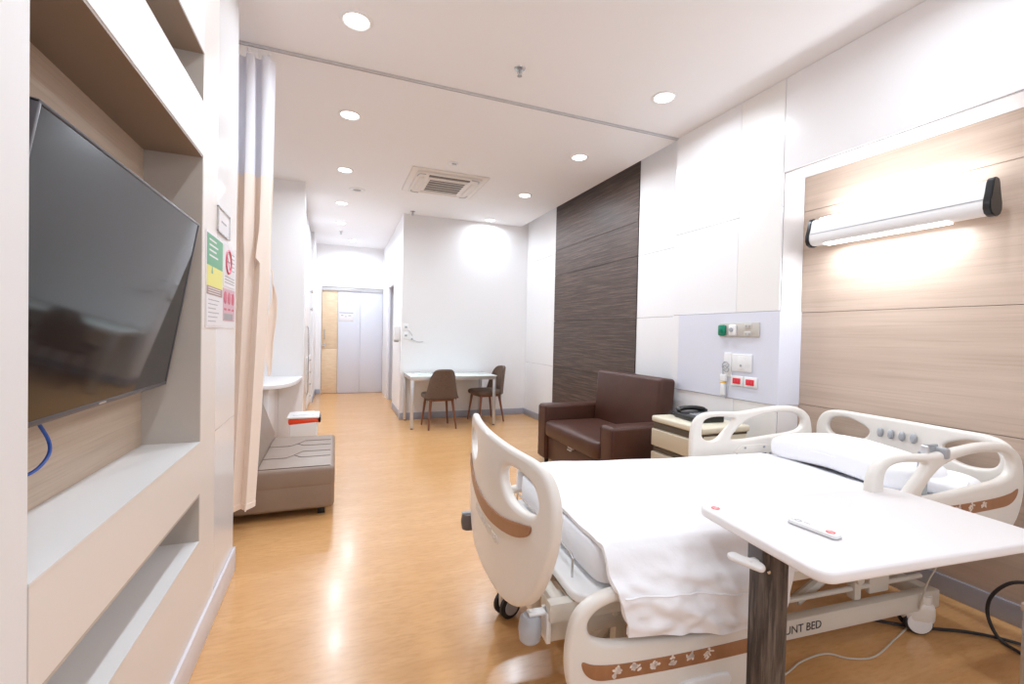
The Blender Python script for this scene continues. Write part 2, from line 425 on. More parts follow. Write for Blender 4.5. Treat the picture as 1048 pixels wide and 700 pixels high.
b = B(); box(b, .05, .09, .0, .86, .005, 2.13, .003); obj('door_leaf', b, M_doorg, dr)
b = B(); box(b, .035, .05, .06, .09, .95, 1.08, .003); obj('door_lock', b, M_grey, dr)

# corner guard strip at the desk-wall corner
b = B(); box(b, .918, .930, 6.856, 6.93, .1, 1.2, .002); struct('trim_8', b, M_wallg)

# ================================================================== CEILING FITTINGS
trk = B()
box(trk, -.6, 2.80, 3.215, 3.218, H-.012, H, mi=1); box(trk, -.6, 2.80, 3.238, 3.241, H-.012, H, mi=1); box(trk, -.6, 2.80, 3.218, 3.238, H-.005, H, mi=0)
tag(obj('curtain_track', trk, [M_white, M_alu]), 'long aluminium curtain track running across the ceiling', 'curtain track')
def downlight(x, y, label):
    t = thing('downlight', label, 'ceiling light', (x, y, H), 0, 'recessed round downlights in the ceiling')
    q = B(); lathe(q, [(.066, -.002), (.074, -.008), (.088, -.006), (.092, 0), (.066, 0)], 32); obj('rim', q, M_white, t)
    q = B(); lathe(q, [(0, -.004), (.066, -.003), (.066, 0), (0, 0)], 28); obj('lens', q, M_down, t)
    return t
spots = [(.09, 2.75, 'round downlight in the ceiling nearest the camera, above the television end'),
         (2.21, 2.72, 'round downlight in the ceiling beside the right wall, before the curtain track'),
         (.09, 3.955, 'round downlight just beyond the curtain track, on the left row'),
         (2.21, 3.95, 'round downlight beyond the curtain track, over the brown sofa side'),
         (.08, 5.31, 'round downlight on the left row, left of the air conditioner'),
         (2.20, 5.30, 'round downlight right of the air conditioner, near the dark wood panel'),
         (.07, 6.70, 'round downlight on the left row, fourth from the camera'),
         (2.20, 6.66, 'round downlight close to the white desk wall'),
         (.07, 7.93, 'round downlight inside the corridor, second from the end door'),
         (.30, 9.35, 'round downlight directly in front of the corridor end door')]
p0 = None
for x, y, l in spots:
    if p0 is None: p0 = downlight(x, y, l)
    else: dup(p0, (x, y, H), None, l)
def sprinkler(x, y, label):
    t = thing('sprinkler', label, 'sprinkler', (x, y, H), 0, 'fire sprinklers in the ceiling')
    q = B(); lathe(q, [(.012, -.008), (.034, -.006), (.037, 0), (.012, 0)], 20); obj('escutcheon', q, M_chrome, t)
    q = B(); cyl(q, (0, 0, -.006), (0, 0, -.035), .009, .006, 10); tube(q, [(.011, 0, -.02), (.014, 0, -.035), (0, 0, -.05)], .0022, 6); tube(q, [(-.011, 0, -.02), (-.014, 0, -.035), (0, 0, -.05)], .0022, 6)
    lathe(q, [(0, -.054), (.016, -.052), (.016, -.049), (0, -.048)], 14); obj('sprinkler_head', q, M_grey, t)
    return t
s0 = sprinkler(1.109, 2.806, 'chrome sprinkler head between the two nearest downlights')
dup(s0, (1.03, 6.70, H), None, 'sprinkler head on the ceiling just before the desk wall corner')
dup(s0, (.081, 8.60, H), None, 'tiny sprinkler head in the corridor ceiling')
t = thing('smoke_detector', 'small white round detector on the ceiling beside the air conditioner', 'smoke detector', (1.112, 4.62, H))
b = B(); lathe(b, [(0, -.04), (.03, -.04), (.042, -.028), (.05, -.012), (.05, 0), (0, 0)], 28); obj('housing', b, M_white, t)
b = B(); box(b, -.022, .022, -.046, -.040, -.03, -.018, .001); obj('vent', b, M_grey, t)
t = thing('ceiling_hatch_ring', 'small open round fitting with a dark rim in ceiling left of air conditioner', 'ceiling fitting', (.235, 5.98, H))
b = B(); lathe(b, [(.05, -.006), (.085, -.012), (.1, 0), (.05, 0)], 24); obj('rim', b, M_white, t)
b = B(); lathe(b, [(0, -.004), (.05, -.004), (.05, 0), (0, 0)], 20); obj('hole', b, M_grey, t)

ac = thing('air_conditioner', 'square white ceiling cassette air conditioner with slatted grille', 'air conditioner', (1.17, 5.30, H), 0)
b = B(); box(b, -.43, .43, -.43, .43, -.012, 0, .01, 2); box(b, -.36, .36, -.36, .36, -.035, -.008, .02, 3); obj('housing', b, M_acw, ac)
b = B()
box(b, -.225, .225, -.225, .225, -.044, -.033, .004)
obj('grille_frame', b, M_acw, ac)
b = B(); box(b, -.20, .20, -.20, .20, -.046, -.043); obj('grille_recess', b, M_grille, ac)
b = B()
for k in range(5): box(b, -.20, .20, -.17+k*.08, -.155+k*.08, -.050, -.045, .001, 1)
obj('grille_slats', b, M_gplate, ac)
for k in range(4):
    mtx = Matrix.Rotation(k*PI/2, 4, 'Z')
    q = B(); box(q, -.23, .23, .27, .325, -.042, -.030, .01, 3, M=mtx); obj('louvre', q, M_grille if k == 2 else M_acw, ac)
b = B()
for k in range(4):
    mtx = Matrix.Rotation(k*PI/2, 4, 'Z')
    pts = [mtx @ Vector(p) for p in ((.27, .335, -.036), (.33, .33, -.036), (.345, .29, -.036), (.35, .24, -.036))]
    q = B(); tube(q, pts, .005, 6); obj('corner_seam', q, M_grey, ac)

# ================================================================== LEFT WALL: TELEVISION, POSTERS, CURTAIN
tv = thing('television', 'large flat black television tilted forward in the wall niche', 'television', (-.66, 1.56, 1.39))
tilt = math.atan2(.10, .60)
MT = Matrix.Translation((.12, 0, 0)) @ Matrix.Rotation(tilt, 4, 'Y')
# local: x = normal out of the screen, y = width, z = height
b = B(); box(b, -.03, -.002, -.505, .505, -.305, .305, .006, 3, M=MT); box(b, -.06, -.03, -.32, .32, -.22, .18, .012, 3, M=MT); obj('back_housing', b, M_black, tv)
b = B()
for a in ((-.508, -.500, -.308, .308), (.500, .508, -.308, .308), (-.508, .508, -.311, -.299), (-.508, .508, .302, .309)):
    box(b, -.012, .003, a[0], a[1], a[2], a[3], .0015, 2, M=MT)
obj('bezel', b, M_bezel, tv)
b = B(); box(b, -.004, .0005, -.500, .500, -.300, .302, 0, M=MT); obj('screen', b, M_screen, tv)
b = B(); box(b, -.019, .04, -.12, .12, -.10, .10, .004); tube(b, [(.0, .08, .08), (.05, .08, .06), (.08, .08, .04)], .012, 8); tube(b, [(.0, -.08, .08), (.05, -.08, .06), (.08, -.08, .04)], .012, 8)
obj('wall_bracket', b, M_black, tv)
b = B(); box(b, .0028, .0036, -.02, .02, -.307, -.302, 0, M=MT); obj('maker_badge', b, M_alu, tv)
b = B(); tube(b, [(-.655, 1.42, 1.06), (-.64, 1.425, 1.02), (-.632, 1.41, .99), (-.635, 1.37, .965), (-.65, 1.33, .955), (-.665, 1.27, .955)], .004, 8)
tag(obj('network_cable', b, M_bcable), 'short blue cable hanging below the television', 'cable')

# notice board with four printed sheets
nb = thing('notice_board', 'clear wall holder with green, yellow and pink information sheets', 'notice board', (XL, 2.46, 1.5))
b = B(); box(b, 0, .003, -.29, .29, -.2, .2, .001, 1); obj('backing', b, M_paper, nb)
b = B()
box(b, .003, .0045, -.28, -.01, .06, .19, 0, mi=0); box(b, .003, .0045, -.28, -.01, -.025, .06, 0, mi=1); box(b, .003, .0045, -.28, -.01, -.06, -.025, 0, mi=2)
for k in range(4): box(b, .0045, .005, -.25, -.25+.12+.03*(k % 2), .165-.022*k, .172-.022*k, 0, mi=3)
lathe(b, [(0, 0), (.018, 0), (0, .045)], 3, M=Matrix.Translation((.0047, -.2, .03)) @ Matrix.Diagonal((.01, 1, 1, 1)), mi=0)
for k in range(3): box(b, .0045, .005, -.26, -.05, -.034-.01*k, -.031-.01*k, 0, mi=3)
obj('information_sheet', b, [M_pgreen, M_pyel, M_pbrown, M_paper], nb)
b = B(); box(b, .003, .0045, .01, .27, -.0, .19, 0, mi=0)
tube(b, [(.005, .11+.055*math.cos(a*PI/8), .12+.055*math.sin(a*PI/8)) for a in range(16)], .006, 6, 1, mi=1, closed=True)
box(b, .0046, .0056, -.05, .05, -.004, .004, 0, M=Matrix.Translation((0, .11, .12)) @ Matrix.Rotation(R(-45), 4, 'X'), mi=1)
box(b, .0045, .0052, .075, .145, .117, .125, 0, mi=2)
for k in range(5): box(b, .0045, .005, .19, .25, .165-.02*k, .169-.02*k, 0, mi=2)
for k in range(3): box(b, .0045, .005, .04, .25, .045-.014*k, .049-.014*k, 0, mi=2)
obj('no_smoking_sheet', b, [M_paper, M_pred, M_pgrey], nb)
b = B(); box(b, .003, .0045, -.28, -.01, -.19, -.065, 0, mi=0)
for k in range(6): box(b, .0045, .005, -.26, -.07-.03*(k % 3), -.083-.018*k, -.08-.018*k, 0, mi=1)
obj('text_sheet', b, [M_paper, M_pgrey], nb)
b = B(); box(b, .003, .0045, .01, .27, -.165, -.01, 0, mi=0)
for k in range(3):
    lathe(b, [(0, 0), (.03, 0), (.03, .001), (0, .001)], 16, M=Matrix.Translation((.0047, .05+.085*k, -.055)) @ Matrix.Rotation(PI/2, 4, 'Y'), mi=1)
    box(b, .0046, .0055, .043+.085*k, .057+.085*k, -.075, -.035, 0, mi=2)
    box(b, .0046, .0052, .03+.085*k, .08+.085*k, -.115, -.105, 0, mi=1)
box(b, .0046, .0052, .03, .22, -.16, -.13, 0, mi=3)
obj('pictogram_sheet', b, [M_ppink, M_pred, M_paper, M_pgrey], nb)
sg = thing('wall_placard', 'small pale framed placard above the information sheets', 'sign', (XL, 2.47, 1.785))
b = B()
for a in ((-.12, -.112, -.055, .055), (.112, .12, -.055, .055), (-.12, .12, -.058, -.05), (-.12, .12, .05, .058)): box(b, 0, .008, *a, .001, 1)
obj('frame', b, M_chrome, sg)
b = B(); box(b, 0, .004, -.112, .112, -.05, .05, 0, mi=0); box(b, .004, .0046, -.05, .05, -.004, .004, 0, mi=1); obj('face', b, [M_paper, M_pgrey], sg)

# curtain
cu = thing('privacy_curtain', 'apricot hospital curtain with white mesh top gathered beside the left wall', 'curtain', (-.45, 3.228, 0))
def cur(s, z, off=0.):
    # s 0..1 from hidden end to the free edge
    edge = .075 if z > 1.6 else .075-.085*(1.6-z)/1.45
    x = -.40+(.40+edge)*s
    amp = .030+.02*(1-z/3.0)
    ph = 2*PI*(4.8*s+.5*s*s)
    return (x+.012*math.sin(ph*2+z), amp*math.sin(ph+.5*math.sin(z*1.3))+.012*math.sin(3.1*z+7*s)+off, z)
b = B(); grid(b, lambda i, j: cur(i, .20+(2.25-.20)*j), 150, 30, thick=.002); pnl = obj('fabric', b, M_curt, cu, ang=80)
b = B(); grid(b, lambda i, j: cur(i, 2.25+(2.985-2.25)*j), 150, 12, thick=.002); obj('mesh_top', b, M_mesh, cu, ang=80)
b = B(); grid(b, lambda i, j: cur(i, .17+.035*j, -.003), 150, 1, thick=.004); obj('hem', b, M_curt, cu, ang=80)
for k in range(7):
    x = -.30+.058*k
    q = B(); tube(q, [(x, .0, 2.975), (x, .008, 2.99), (x, .0, 3.005), (x, -.008, 2.99)], .0022, 6, 4, closed=True); lathe(q, [(0, 3.002), (.008, 3.004), (.008, 3.02), (0, 3.022)], 10, M=Matrix.Translation((x, 0, 0))); obj('hook', q, M_white, cu)
b = B()
def flap(i, j):
    z = 1.0+.68*j; w = .05*math.sin(PI*min(1, j*1.15))**.8+.006
    return (.055+w*i+.02*math.sin(9*z), .05+.012*math.sin(5*i+4*z), z)
grid(b, flap, 10, 30, thick=.003); obj('loose_fold', b, M_curt, cu, ang=80)

# ================================================================== LEFT SIDE FURNITURE
sf = thing('daybed', 'low taupe vinyl daybed with quilted seat beside the curtain', 'daybed', (-.49, 3.95, 0))
b = B(); box(b, -.42, .505, -.533, .523, .055, .32, .028, 4); obj('base', b, M_fabt, sf)
def soft(co): return co
b = B(); box(b, -.42, .507, -.535, .525, .20, .35, .03, 4)
for v in b.verts:
    if v.co.z > .33:
        gx = (v.co.x+.42)/.31; gy = (v.co.y+.53)/.35
obj('seat', b, M_fabt, sf)
b = B()
sx = [.0, .24]; 
tube(b, [(.475, -.512, .351), (-.12, -.512, .351)], .0025, 6, 0)
for y0 in (-.24, .13):
    tube(b, [(.475, y0, .351), (.27, y0, .351), (.22, y0+.07, .351), (.17, y0, .351), (-.12, y0, .351)], .0025, 6, 0)
    tube(b, [(.475, y0+.17, .351), (.27, y0+.17, .351), (.22, y0+.07, .351)], .0025, 6, 0)
obj('seam', b, M_stitch, sf)
b = B(); t_ = B()
box(t_, -.10, .06, -.52, .51, 0, .42, .04, 4)
merge(b, t_, Matrix.Translation((-.02, 0, .33)) @ Matrix.Rotation(R(-20), 4, 'Y'))
obj('backrest', b, M_fabt, sf)
for x in (-.34, .42):
    for y in (-.45, .44):
        q = B(); box(q, x-.025, x+.025, y-.025, y+.025, 0, .06, .004); obj('foot', q, M_black, sf)

ct = thing('counter', 'white built-in counter with rounded end behind the daybed', 'counter', (-.7, 5.3, 0))
b = B(); plate(b, [(-.85, .64), (-.3, .645), (.3, .645), (.345, .60), (.34, .45), (.33, .25), (.31, .08), (.27, -.10), (.19, -.25), (.07, -.32), (-.1, -.35), (-.45, -.36), (-.85, -.36)], [], .045, .008, M=Matrix.Translation((0, 0, .727)), sub=5); obj('worktop', b, M_wallg, ct)
b = B(); box(b, .05, .10, -.22, .645, 0, .705, .003); obj('side_panel', b, M_wallg, ct)
b = B(); box(b, -.85, .05, .2, .24, 0, .705, .003); obj('rear_panel', b, M_blue, ct)
b = B(); box(b, -.85, .05, -.15, .2, .42, .445, .003); obj('shelf', b, M_wallg, ct)

bn = thing('waste_bin', 'white waste bin with red liner and lid beside the counter', 'waste bin', (-.285, 5.27, 0))
b = B(); t_ = B(); box(t_, -.14, .14, -.15, .15, 0, .36, .02, 3)
for v in t_.verts:
    s = .84+.16*v.co.z/.36; v.co.x *= s; v.co.y *= s
merge(b, t_); obj('bucket', b, M_white, bn)
b = B(); t_ = B(); box(t_, -.143, .143, -.153, .153, .33, .385, .018, 3)
for v in t_.verts:
    if v.co.z < .35: v.co.z += .025*math.sin(v.co.x*22)
merge(b, t_); obj('liner', b, M_redbag, bn)
b = B(); box(b, -.155, .15, -.16, .16, .385, .41, .01, 3); box(b, -.10, .10, -.11, .11, .408, .422, .006, 2); obj('lid', b, M_white, bn)
b = B(); box(b, .143, .165, -.15, .02, .34, .40, .005, 2); obj('hinge', b, M_black, bn)

cb = thing('corridor_cabinet', 'tall white shelving cabinet with a drawer column in the corridor', 'cabinet', (-.62, 7.5, 0))
b = B(); box(b, -.3, .22, -1.2, 1.35, 0, 2.95, .003); obj('body', b, M_wallg, cb)
for k in range(4):
    q = B(); box(q, .22, .238, .2, 1.3, .08+.2*k, .27+.2*k, .003); dw = obj('drawer', q, M_cream, cb)
    q = B(); tube(q, [(.238, .7, .2+.2*k), (.258, .7, .2+.2*k), (.258, .85, .2+.2*k), (.238, .85, .2+.2*k)], .006, 6, 2); obj('drawer_handle', q, M_chrome, dw)
for z in (1.65, 1.95):
    q = B(); cyl(q, (.22, .9, z), (.25, .9, z), .012); lathe(q, [(0, 0), (.03, 0), (.03, .02), (0, .024)], 16, M=Matrix.Translation((.25, .9, z)) @ Matrix.Rotation(PI/2, 4, 'Y')); obj('knob', q, M_chrome, cb)
b = B(); tube(b, [(.22, .1, .35), (.25, .1, .36), (.25, .1, 1.30), (.22, .1, 1.31)], .008, 8, 2); obj('long_handle', b, M_chrome, cb)
sd = thing('soap_dispenser', 'white wall soap dispenser on the corridor corner', 'dispenser', (.935, 7.12, 1.20))
b = B(); box(b, -.10, 0, -.065, .065, -.03, .20, .025, 4); obj('body', b, M_white, sd)
b = B(); box(b, -.085, -.02, -.04, .04, -.055, -.028, .008); obj('nozzle', b, M_grey, sd)

# ================================================================== DESK WALL
sw = thing('switch_plate', 'upper white wall switch beside the desk wall corner', 'switch', (.985, 6.86, 1.375), 0, 'switches beside the desk wall corner')
b = B(); box(b, -.035, .035, -.008, 0, -.05, .05, .003); obj('plate', b, M_white, sw)
b = B(); box(b, -.015, .02, -.012, -.007, -.014, .014, .002); obj('rocker', b, M_grey, sw)
dup(sw, (.985, 6.86, 1.25), None, 'lower white wall switch beside the desk wall corner')
wp = thing('wall_socket', 'small plugged wall socket with thin cord on the desk wall', 'socket', (1.075, 6.86, 1.21))
b = B(); box(b, -.04, .04, -.01, 0, -.035, .035, .004); obj('plate', b, M_white, wp)
b = B(); cyl(b, (0, -.01, -.01), (0, -.035, -.01), .014, .011, 12); tube(b, [(0, -.03, -.01), (.04, -.03, -.035), (.10, -.012, -.05), (.17, -.006, -.045)], .003, 6); obj('plug', b, M_grey, wp)
rl = thing('wall_lever', 'small grey angled lever beside the wall socket', 'lever', (1.03, 6.86, 1.27))
b = B(); tube(b, [(.0, -.005, .06), (.03, -.02, .02), (.05, -.02, -.02)], .006, 6); obj('arm', b, M_alu, rl)
b = B(); box(b, -.015, .015, -.008, 0, .045, .075, .002); obj('mount', b, M_white, rl)

dk = thing('desk', 'narrow desk with pale glass top and grey metal legs against white wall', 'desk', (1.56, 6.47, 0))
b = B(); box(b, -.61, .61, -.36, .36, .700, .712, .002); obj('glass_top', b, M_glass, dk)
b = B(); box(b, -.60, .60, -.35, -.31, .655, .70, .002); box(b, -.60, .60, .31, .35, .655, .70, .002); box(b, -.60, -.56, -.31, .31, .655, .70, .002); box(b, .56, .60, -.31, .31, .655, .70, .002); obj('frame', b, M_alu, dk)
for x in (-.58, .58):
    for y in (-.33, .33):
        q = B(); box(q, x-.02, x+.02, y-.02, y+.02, .012, .656, .002); lg = obj('leg', q, M_alu, dk)
        q = B(); cyl(q, (x, y, 0), (x, y, .014), .016); obj('foot_cap', q, M_black, lg)
tr = thing('desk_tray', 'small clear tray lying on the left end of the desk', 'tray', (1.17, 6.42, .712))
b = B(); box(b, -.09, .09, -.06, .06, 0, .012, .004); obj('dish', b, M_glass, tr)

def make_chair(label, loc, rz):
    t = thing('dining_chair', label, 'chair', loc, rz, 'brown upholstered chairs at the desk')
    # local: faces -y (front), back at +y
    q = B(); superell(q, 0, 0, .435, .225, .225, .045, .55, .45); obj('seat', q, M_chair, t)
    def sh(i, j):
        a = (i-.5)*2                       # -1..1 round the back
        hgt = .385*(1-abs(a)**5*.93)       # rim falls towards the arms
        z = .41+(.02+hgt)*j
        wid = .250-.052*j
        ang = a*1.22
        x = wid*math.sin(ang)/math.sin(1.22)
        y = .06+.19*math.cos(ang)+.075*j*(1-abs(a)**2)
        return (x, y, z)
    q = B(); grid(q, sh, 36, 16, thick=.035)
    bmesh.ops.bevel(q, geom=[e for e in q.edges if e.calc_face_angle(0) > 1.0], offset=.012, segments=3, affect='EDGES')
    obj('backrest', q, M_chair, t, ang=60)
    q = B(); box(q, -.17, .17, -.16, .17, .375, .40, .006); obj('seat_frame', q, M_leg, t)
    for x in (-1, 1):
        for y in (-1, 1):
            q = B(); cyl(q, (x*.15, y*.15, .39), (x*.19, y*.205+.01, 0), .019, .011, 14); obj('leg', q, M_leg, t)
    return t
ch = make_chair('brown upholstered chair with its back to the camera at the desk', (1.36, 6.22, 0), R(183))
dup(ch, (2.13, 6.50, 0), R(-80), 'brown upholstered chair seen side-on at the right end of the desk')

# ================================================================== BROWN SOFA
so = thing('armchair_sofa', 'wide dark brown leatherette sofa chair against dark wood panel', 'sofa', (1.985, 3.61, 0))
# local x = depth 0..0.79, y across -.66..+.66
def arm(y0, y1):
    q = B(); box(q, 0, .75, y0, y1, .05, .60, .03, 4)
    return q
for y0, y1, nm in ((.50, .67, 'far'), (-.67, -.50, 'near')):
    a_ = obj('armrest', arm(y0, y1), M_brown, so)
    q = B(); yy = y0+.004 if nm == 'far' else y1-.004
    tube(q, [(.001, y0+.012, .07), (.001, y0+.012, .575), (.02, y0+.012, .592), (.7, y0+.012, .594)], .003, 6, 0); tube(q, [(.001, y1-.012, .07), (.001, y1-.012, .575), (.02, y1-.012, .592), (.7, y1-.012, .594)], .003, 6, 0); obj('piping', q, M_brown, a_)
b = B(); box(b, .03, .62, -.50, .50, .06, .30, .015, 3); obj('pull_out_base', b, M_brown, so)
b = B(); superell(b, .32, 0, .375, .345, .50, .085, .28, .16, 48, 16); obj('seat_cushion', b, M_brown, so)
b = B(); t_ = B(); box(t_, 0, .17, -.50, .50, 0, .56, .035, 4); merge(b, t_, Matrix.Translation((.55, 0, .40)) @ Matrix.Rotation(R(4), 4, 'Y')); obj('backrest', b, M_brown, so)
b = B(); box(b, .012, .03, -.05, .05, .278, .292, .003); box(b, -.002, .014, -.035, .035, .262, .272, .003); box(b, .004, .014, -.035, -.028, .27, .29, .001); obj('pull_handle', b, M_alu, so)
for x in (.06, .68):
    for y in (-.58, .58):
        q = B(); cyl(q, (x, y, .05), (x, y, 0), .025, .02, 14); obj('foot', q, M_black, so)

# ================================================================== BEDSIDE CABINET + TELEPHONE
cs = thing('bedside_cabinet', 'ivory bedside cabinet with beige drawers beside the bed', 'cabinet', (2.43, 2.54, 0))
b = B(); box(b, -.18, .20, -.25, .23, .08, .665, .008, 2); obj('body', b, M_cab, cs)
b = B(); box(b, -.205, .215, -.265, .245, .675, .72, .014, 3); obj('top', b, M_cab, cs)
b = B(); box(b, -.188, .20, -.25, .23, .660, .678, 0); obj('gap_strip', b, M_olive, cs)
for z0, z1, nm in ((.50, .625, 'upper'), (.30, .455, 'lower')):
    q = B(); t_ = B(); box(t_, -.21, -.18, -.255, .235, z0, z1, .008, 3)
    for v in t_.verts: v.co.x -= .012*(1-((v.co.y+.01)/.25)**2)
    merge(q, t_); dw = obj('drawer', q, M_cabd, cs)
    q = B(); box(q, -.192, -.18, -.25, .23, z1+.004, z1+.035, 0); obj('finger_recess', q, M_olive, dw)
b = B(); box(b, -.205, -.18, -.255, .235, .10, .26, .006, 2); obj('door', b, M_cab, cs)
for x in (-.14, .16):
    for y in (-.2, .18):
        q = B(); cyl(q, (x-.012, y, .03), (x+.012, y, .03), .03, n=16); cyl(q, (x, y, .03), (x, y, .09), .009); obj('caster', q, M_rub, cs)
ph = thing('telephone', 'black desk telephone on the bedside cabinet', 'telephone', (2.44, 2.56, .72), R(-8))
b = B(); t_ = B(); box(t_, -.11, .12, -.15, .11, 0, .042, .01, 3)
for v in t_.verts:
    if v.co.z > .02: v.co.z -= .09*(.11-v.co.x)*.5-.008
merge(b, t_); obj('base', b, M_black, ph)
b = B(); tube(b, [(-.095, .075, .050), (-.07, .075, .066), (.02, .075, .070), (.10, .075, .060), (.125, .075, .042)], lambda s: .017+.008*abs(2*s-1)**3, 12); obj('handset', b, M_black, ph)
for k in range(12):
    q = B(); x = -.06+.032*(k//3); y = -.09+.03*(k % 3); box(q, x-.010, x+.010, y-.009, y+.009, .028+.045*(x+.1)*.6, .046+.045*(x+.1)*.6, .002, 1); obj('key', q, M_grey, ph)
b = B(); pts = [(-.09+.016*math.sin(k*1.1)*1.0, .11+.006*k, .02+.012*math.cos(k*1.1)) for k in range(14)]; tube(b, pts, .004, 6, 4); obj('coiled_cord', b, M_black, ph)

# ================================================================== WALL SERVICES by the bed
XS = XR-.008
gp = thing('gas_outlet_panel', 'beige metal outlet strip with green and white gas outlets on wall', 'outlet panel', (XS, 2.506, 1.372))
b = B(); box(b, -.012, 0, -.175, .175, -.052, .052, .003); obj('plate', b, M_gplate, gp)
for y, m_, nm in ((.14, M_green, 'green'), (.04, M_white, 'white')):
    q = B(); box(q, -.036, -.010, y-.032, y+.032, -.045, .038, .012, 3); o_ = obj('gas_outlet', q, m_, gp); o_['label'] = nm+' gas outlet'
    q = B(); cyl(q, (-.034, y, 0), (-.044, y, 0), .016, n=18, bev=.002); cyl(q, (-.043, y, 0), (-.046, y, 0), .006, n=12); obj('outlet_port', q, M_lgrey if m_ is M_white else M_green, o_)
for z in (.025, -.03):
    q = B(); box(q, -.018, -.010, -.115, -.055, z-.018, z+.018, .003); o_ = obj('socket_module', q, M_gplate, gp)
    q = B(); box(q, -.020, -.017, -.078, -.066, z-.008, z+.008, .001, 1); box(q, -.020, -.017, -.108, -.098, z-.008, z+.008, .001, 1); obj('slot', q, M_grey, o_)
nc = thing('nurse_call_plate', 'narrow white wall plate holding a coiled nurse call cord', 'wall plate', (XS, 2.595, 1.13))
b = B(); box(b, -.012, 0, -.035, .035, -.11, .07, .004); obj('plate', b, M_white, nc)
b = B(); tube(b, [(-.014, 0, .0), (-.03, .03, -.02), (-.03, .0, -.05), (-.03, -.03, -.02), (-.03, .01, .0), (-.03, .03, -.04), (-.03, -.01, -.075), (-.03, -.03, -.05), (-.03, .02, -.03), (-.02, .03, -.09), (-.02, .02, -.14)], .0035, 6, 8); obj('cord', b, M_grey, nc)
pp = thing('jack_plate', 'square white wall plate with one small dark jack', 'wall plate', (XS, 2.47, 1.13))
b = B(); box(b, -.012, 0, -.087, .087, -.065, .065, .005, 3); box(b, -.016, -.011, -.03, .03, -.05, .05, .003); obj('plate', b, M_white, pp)
b = B(); cyl(b, (-.016, 0, -.02), (-.019, 0, -.02), .009, n=12); obj('jack', b, M_grey, pp)
rs = thing('red_socket', 'left white socket plate with red face, under the square plate', 'socket', (XS, 2.508, .995), 0, 'red sockets beside the bed')
b = B(); box(b, -.011, 0, -.055, .055, -.038, .038, .005, 3); obj('plate', b, M_white, rs)
b = B(); box(b, -.015, -.010, -.034, .034, -.021, .021, .002); obj('red_face', b, M_red, rs)
b = B()
for y in (-.015, .015): box(b, -.0165, -.0145, y-.002, y+.002, -.008, .010, 0)
obj('slots', b, M_pred, rs)
dup(rs, (XS, 2.392, .995), None, 'right white socket plate with red face, under the square plate')
hs = thing('nurse_call_handset', 'white pull handset with yellow band hanging beside red sockets', 'handset', (XS, 2.625, .95))
b = B(); box(b, -.025, -.001, -.028, .028, .03, .085, .006, 3); obj('holder', b, M_white, hs)
b = B(); t_ = B(); box(t_, -.028, -.004, -.02, .02, -.075, .022, .007, 3)
for v in t_.verts: v.co.y *= .75+.4*(.022-v.co.z)/.1
merge(b, t_); obj('grip', b, M_white, hs)
b = B(); box(b, -.029, -.003, -.019, .019, .018, .028, .003); obj('band', b, M_yel, hs)
b = B(); tube(b, [(-.01, -.012, -.07), (-.008, -.02, -.10), (-.008, -.035, -.06), (-.008, -.04, .0)], .002, 6); obj('cord', b, M_lgrey, hs)

# bed-head lamp
lp = thing('bed_head_lamp', 'long white wall lamp with black end caps above the bed', 'lamp', (XN, 1.62, 1.985))
prof = [(-.105+x, z) for x, z in ((0, .095), (-.016, .090), (-.024, .075), (-.034, .030), (-.046, -.010), (-.046, -.040), (-.034, -.062), (-.012, -.072), (.012, -.072), (.034, -.062), (.046, -.040), (.046, -.010), (.034, .030), (.024, .075), (.016, .090))]
def pris(bm, pr, y0, y1, mi=0, bev=0.):
    t = bmesh.new(); A = [t.verts.new((x, y0, z)) for x, z in pr]; Bq = [t.verts.new((x, y1, z)) for x, z in pr]
    t.faces.new(A); t.faces.new(Bq[::-1]); n = len(pr)
    for i in range(n): t.faces.new((A[i], Bq[i], Bq[(i+1) % n], A[(i+1) % n]))
    bmesh.ops.recalc_face_normals(t, faces=t.faces[:])
    if bev: bmesh.ops.bevel(t, geom=[e for e in t.edges if any(len(f.verts) > 4 for f in e.link_faces)], offset=bev, segments=2, affect='EDGES')
    return merge(bm, t, None, mi)
b = B(); pris(b, prof, -.42, .42); obj('housing', b, M_white, lp, ang=50)
b = B(); pris(b, [(-.1515, .0), (-.1525, -.003), (-.148, -.003), (-.146, .0)], -.42, .42); obj('groove', b, M_grey, lp)
for y0, y1 in ((-.45, -.42), (.42, .445)):
    q = B(); pris(q, [(-.105+(x+.105)*1.12, z*1.10) for x, z in prof], y0, y1, bev=.004); o_ = obj('end_cap', q, M_black, lp, ang=50)
b = B(); box(b, -.130, -.080, -.28, .34, -.078, -.066, .003); dfl = obj('lower_diffuser', b, M_lamp, lp)
b = B(); box(b, -.118, -.092, -.38, .38, .090, .099, .003); obj('upper_diffuser', b, M_lamp, lp)
for y in (-.30, .30):
    q = B(); box(q, -.065, 0, y-.04, y+.04, -.035, .03, .006); obj('wall_bracket', q, M_white, lp)

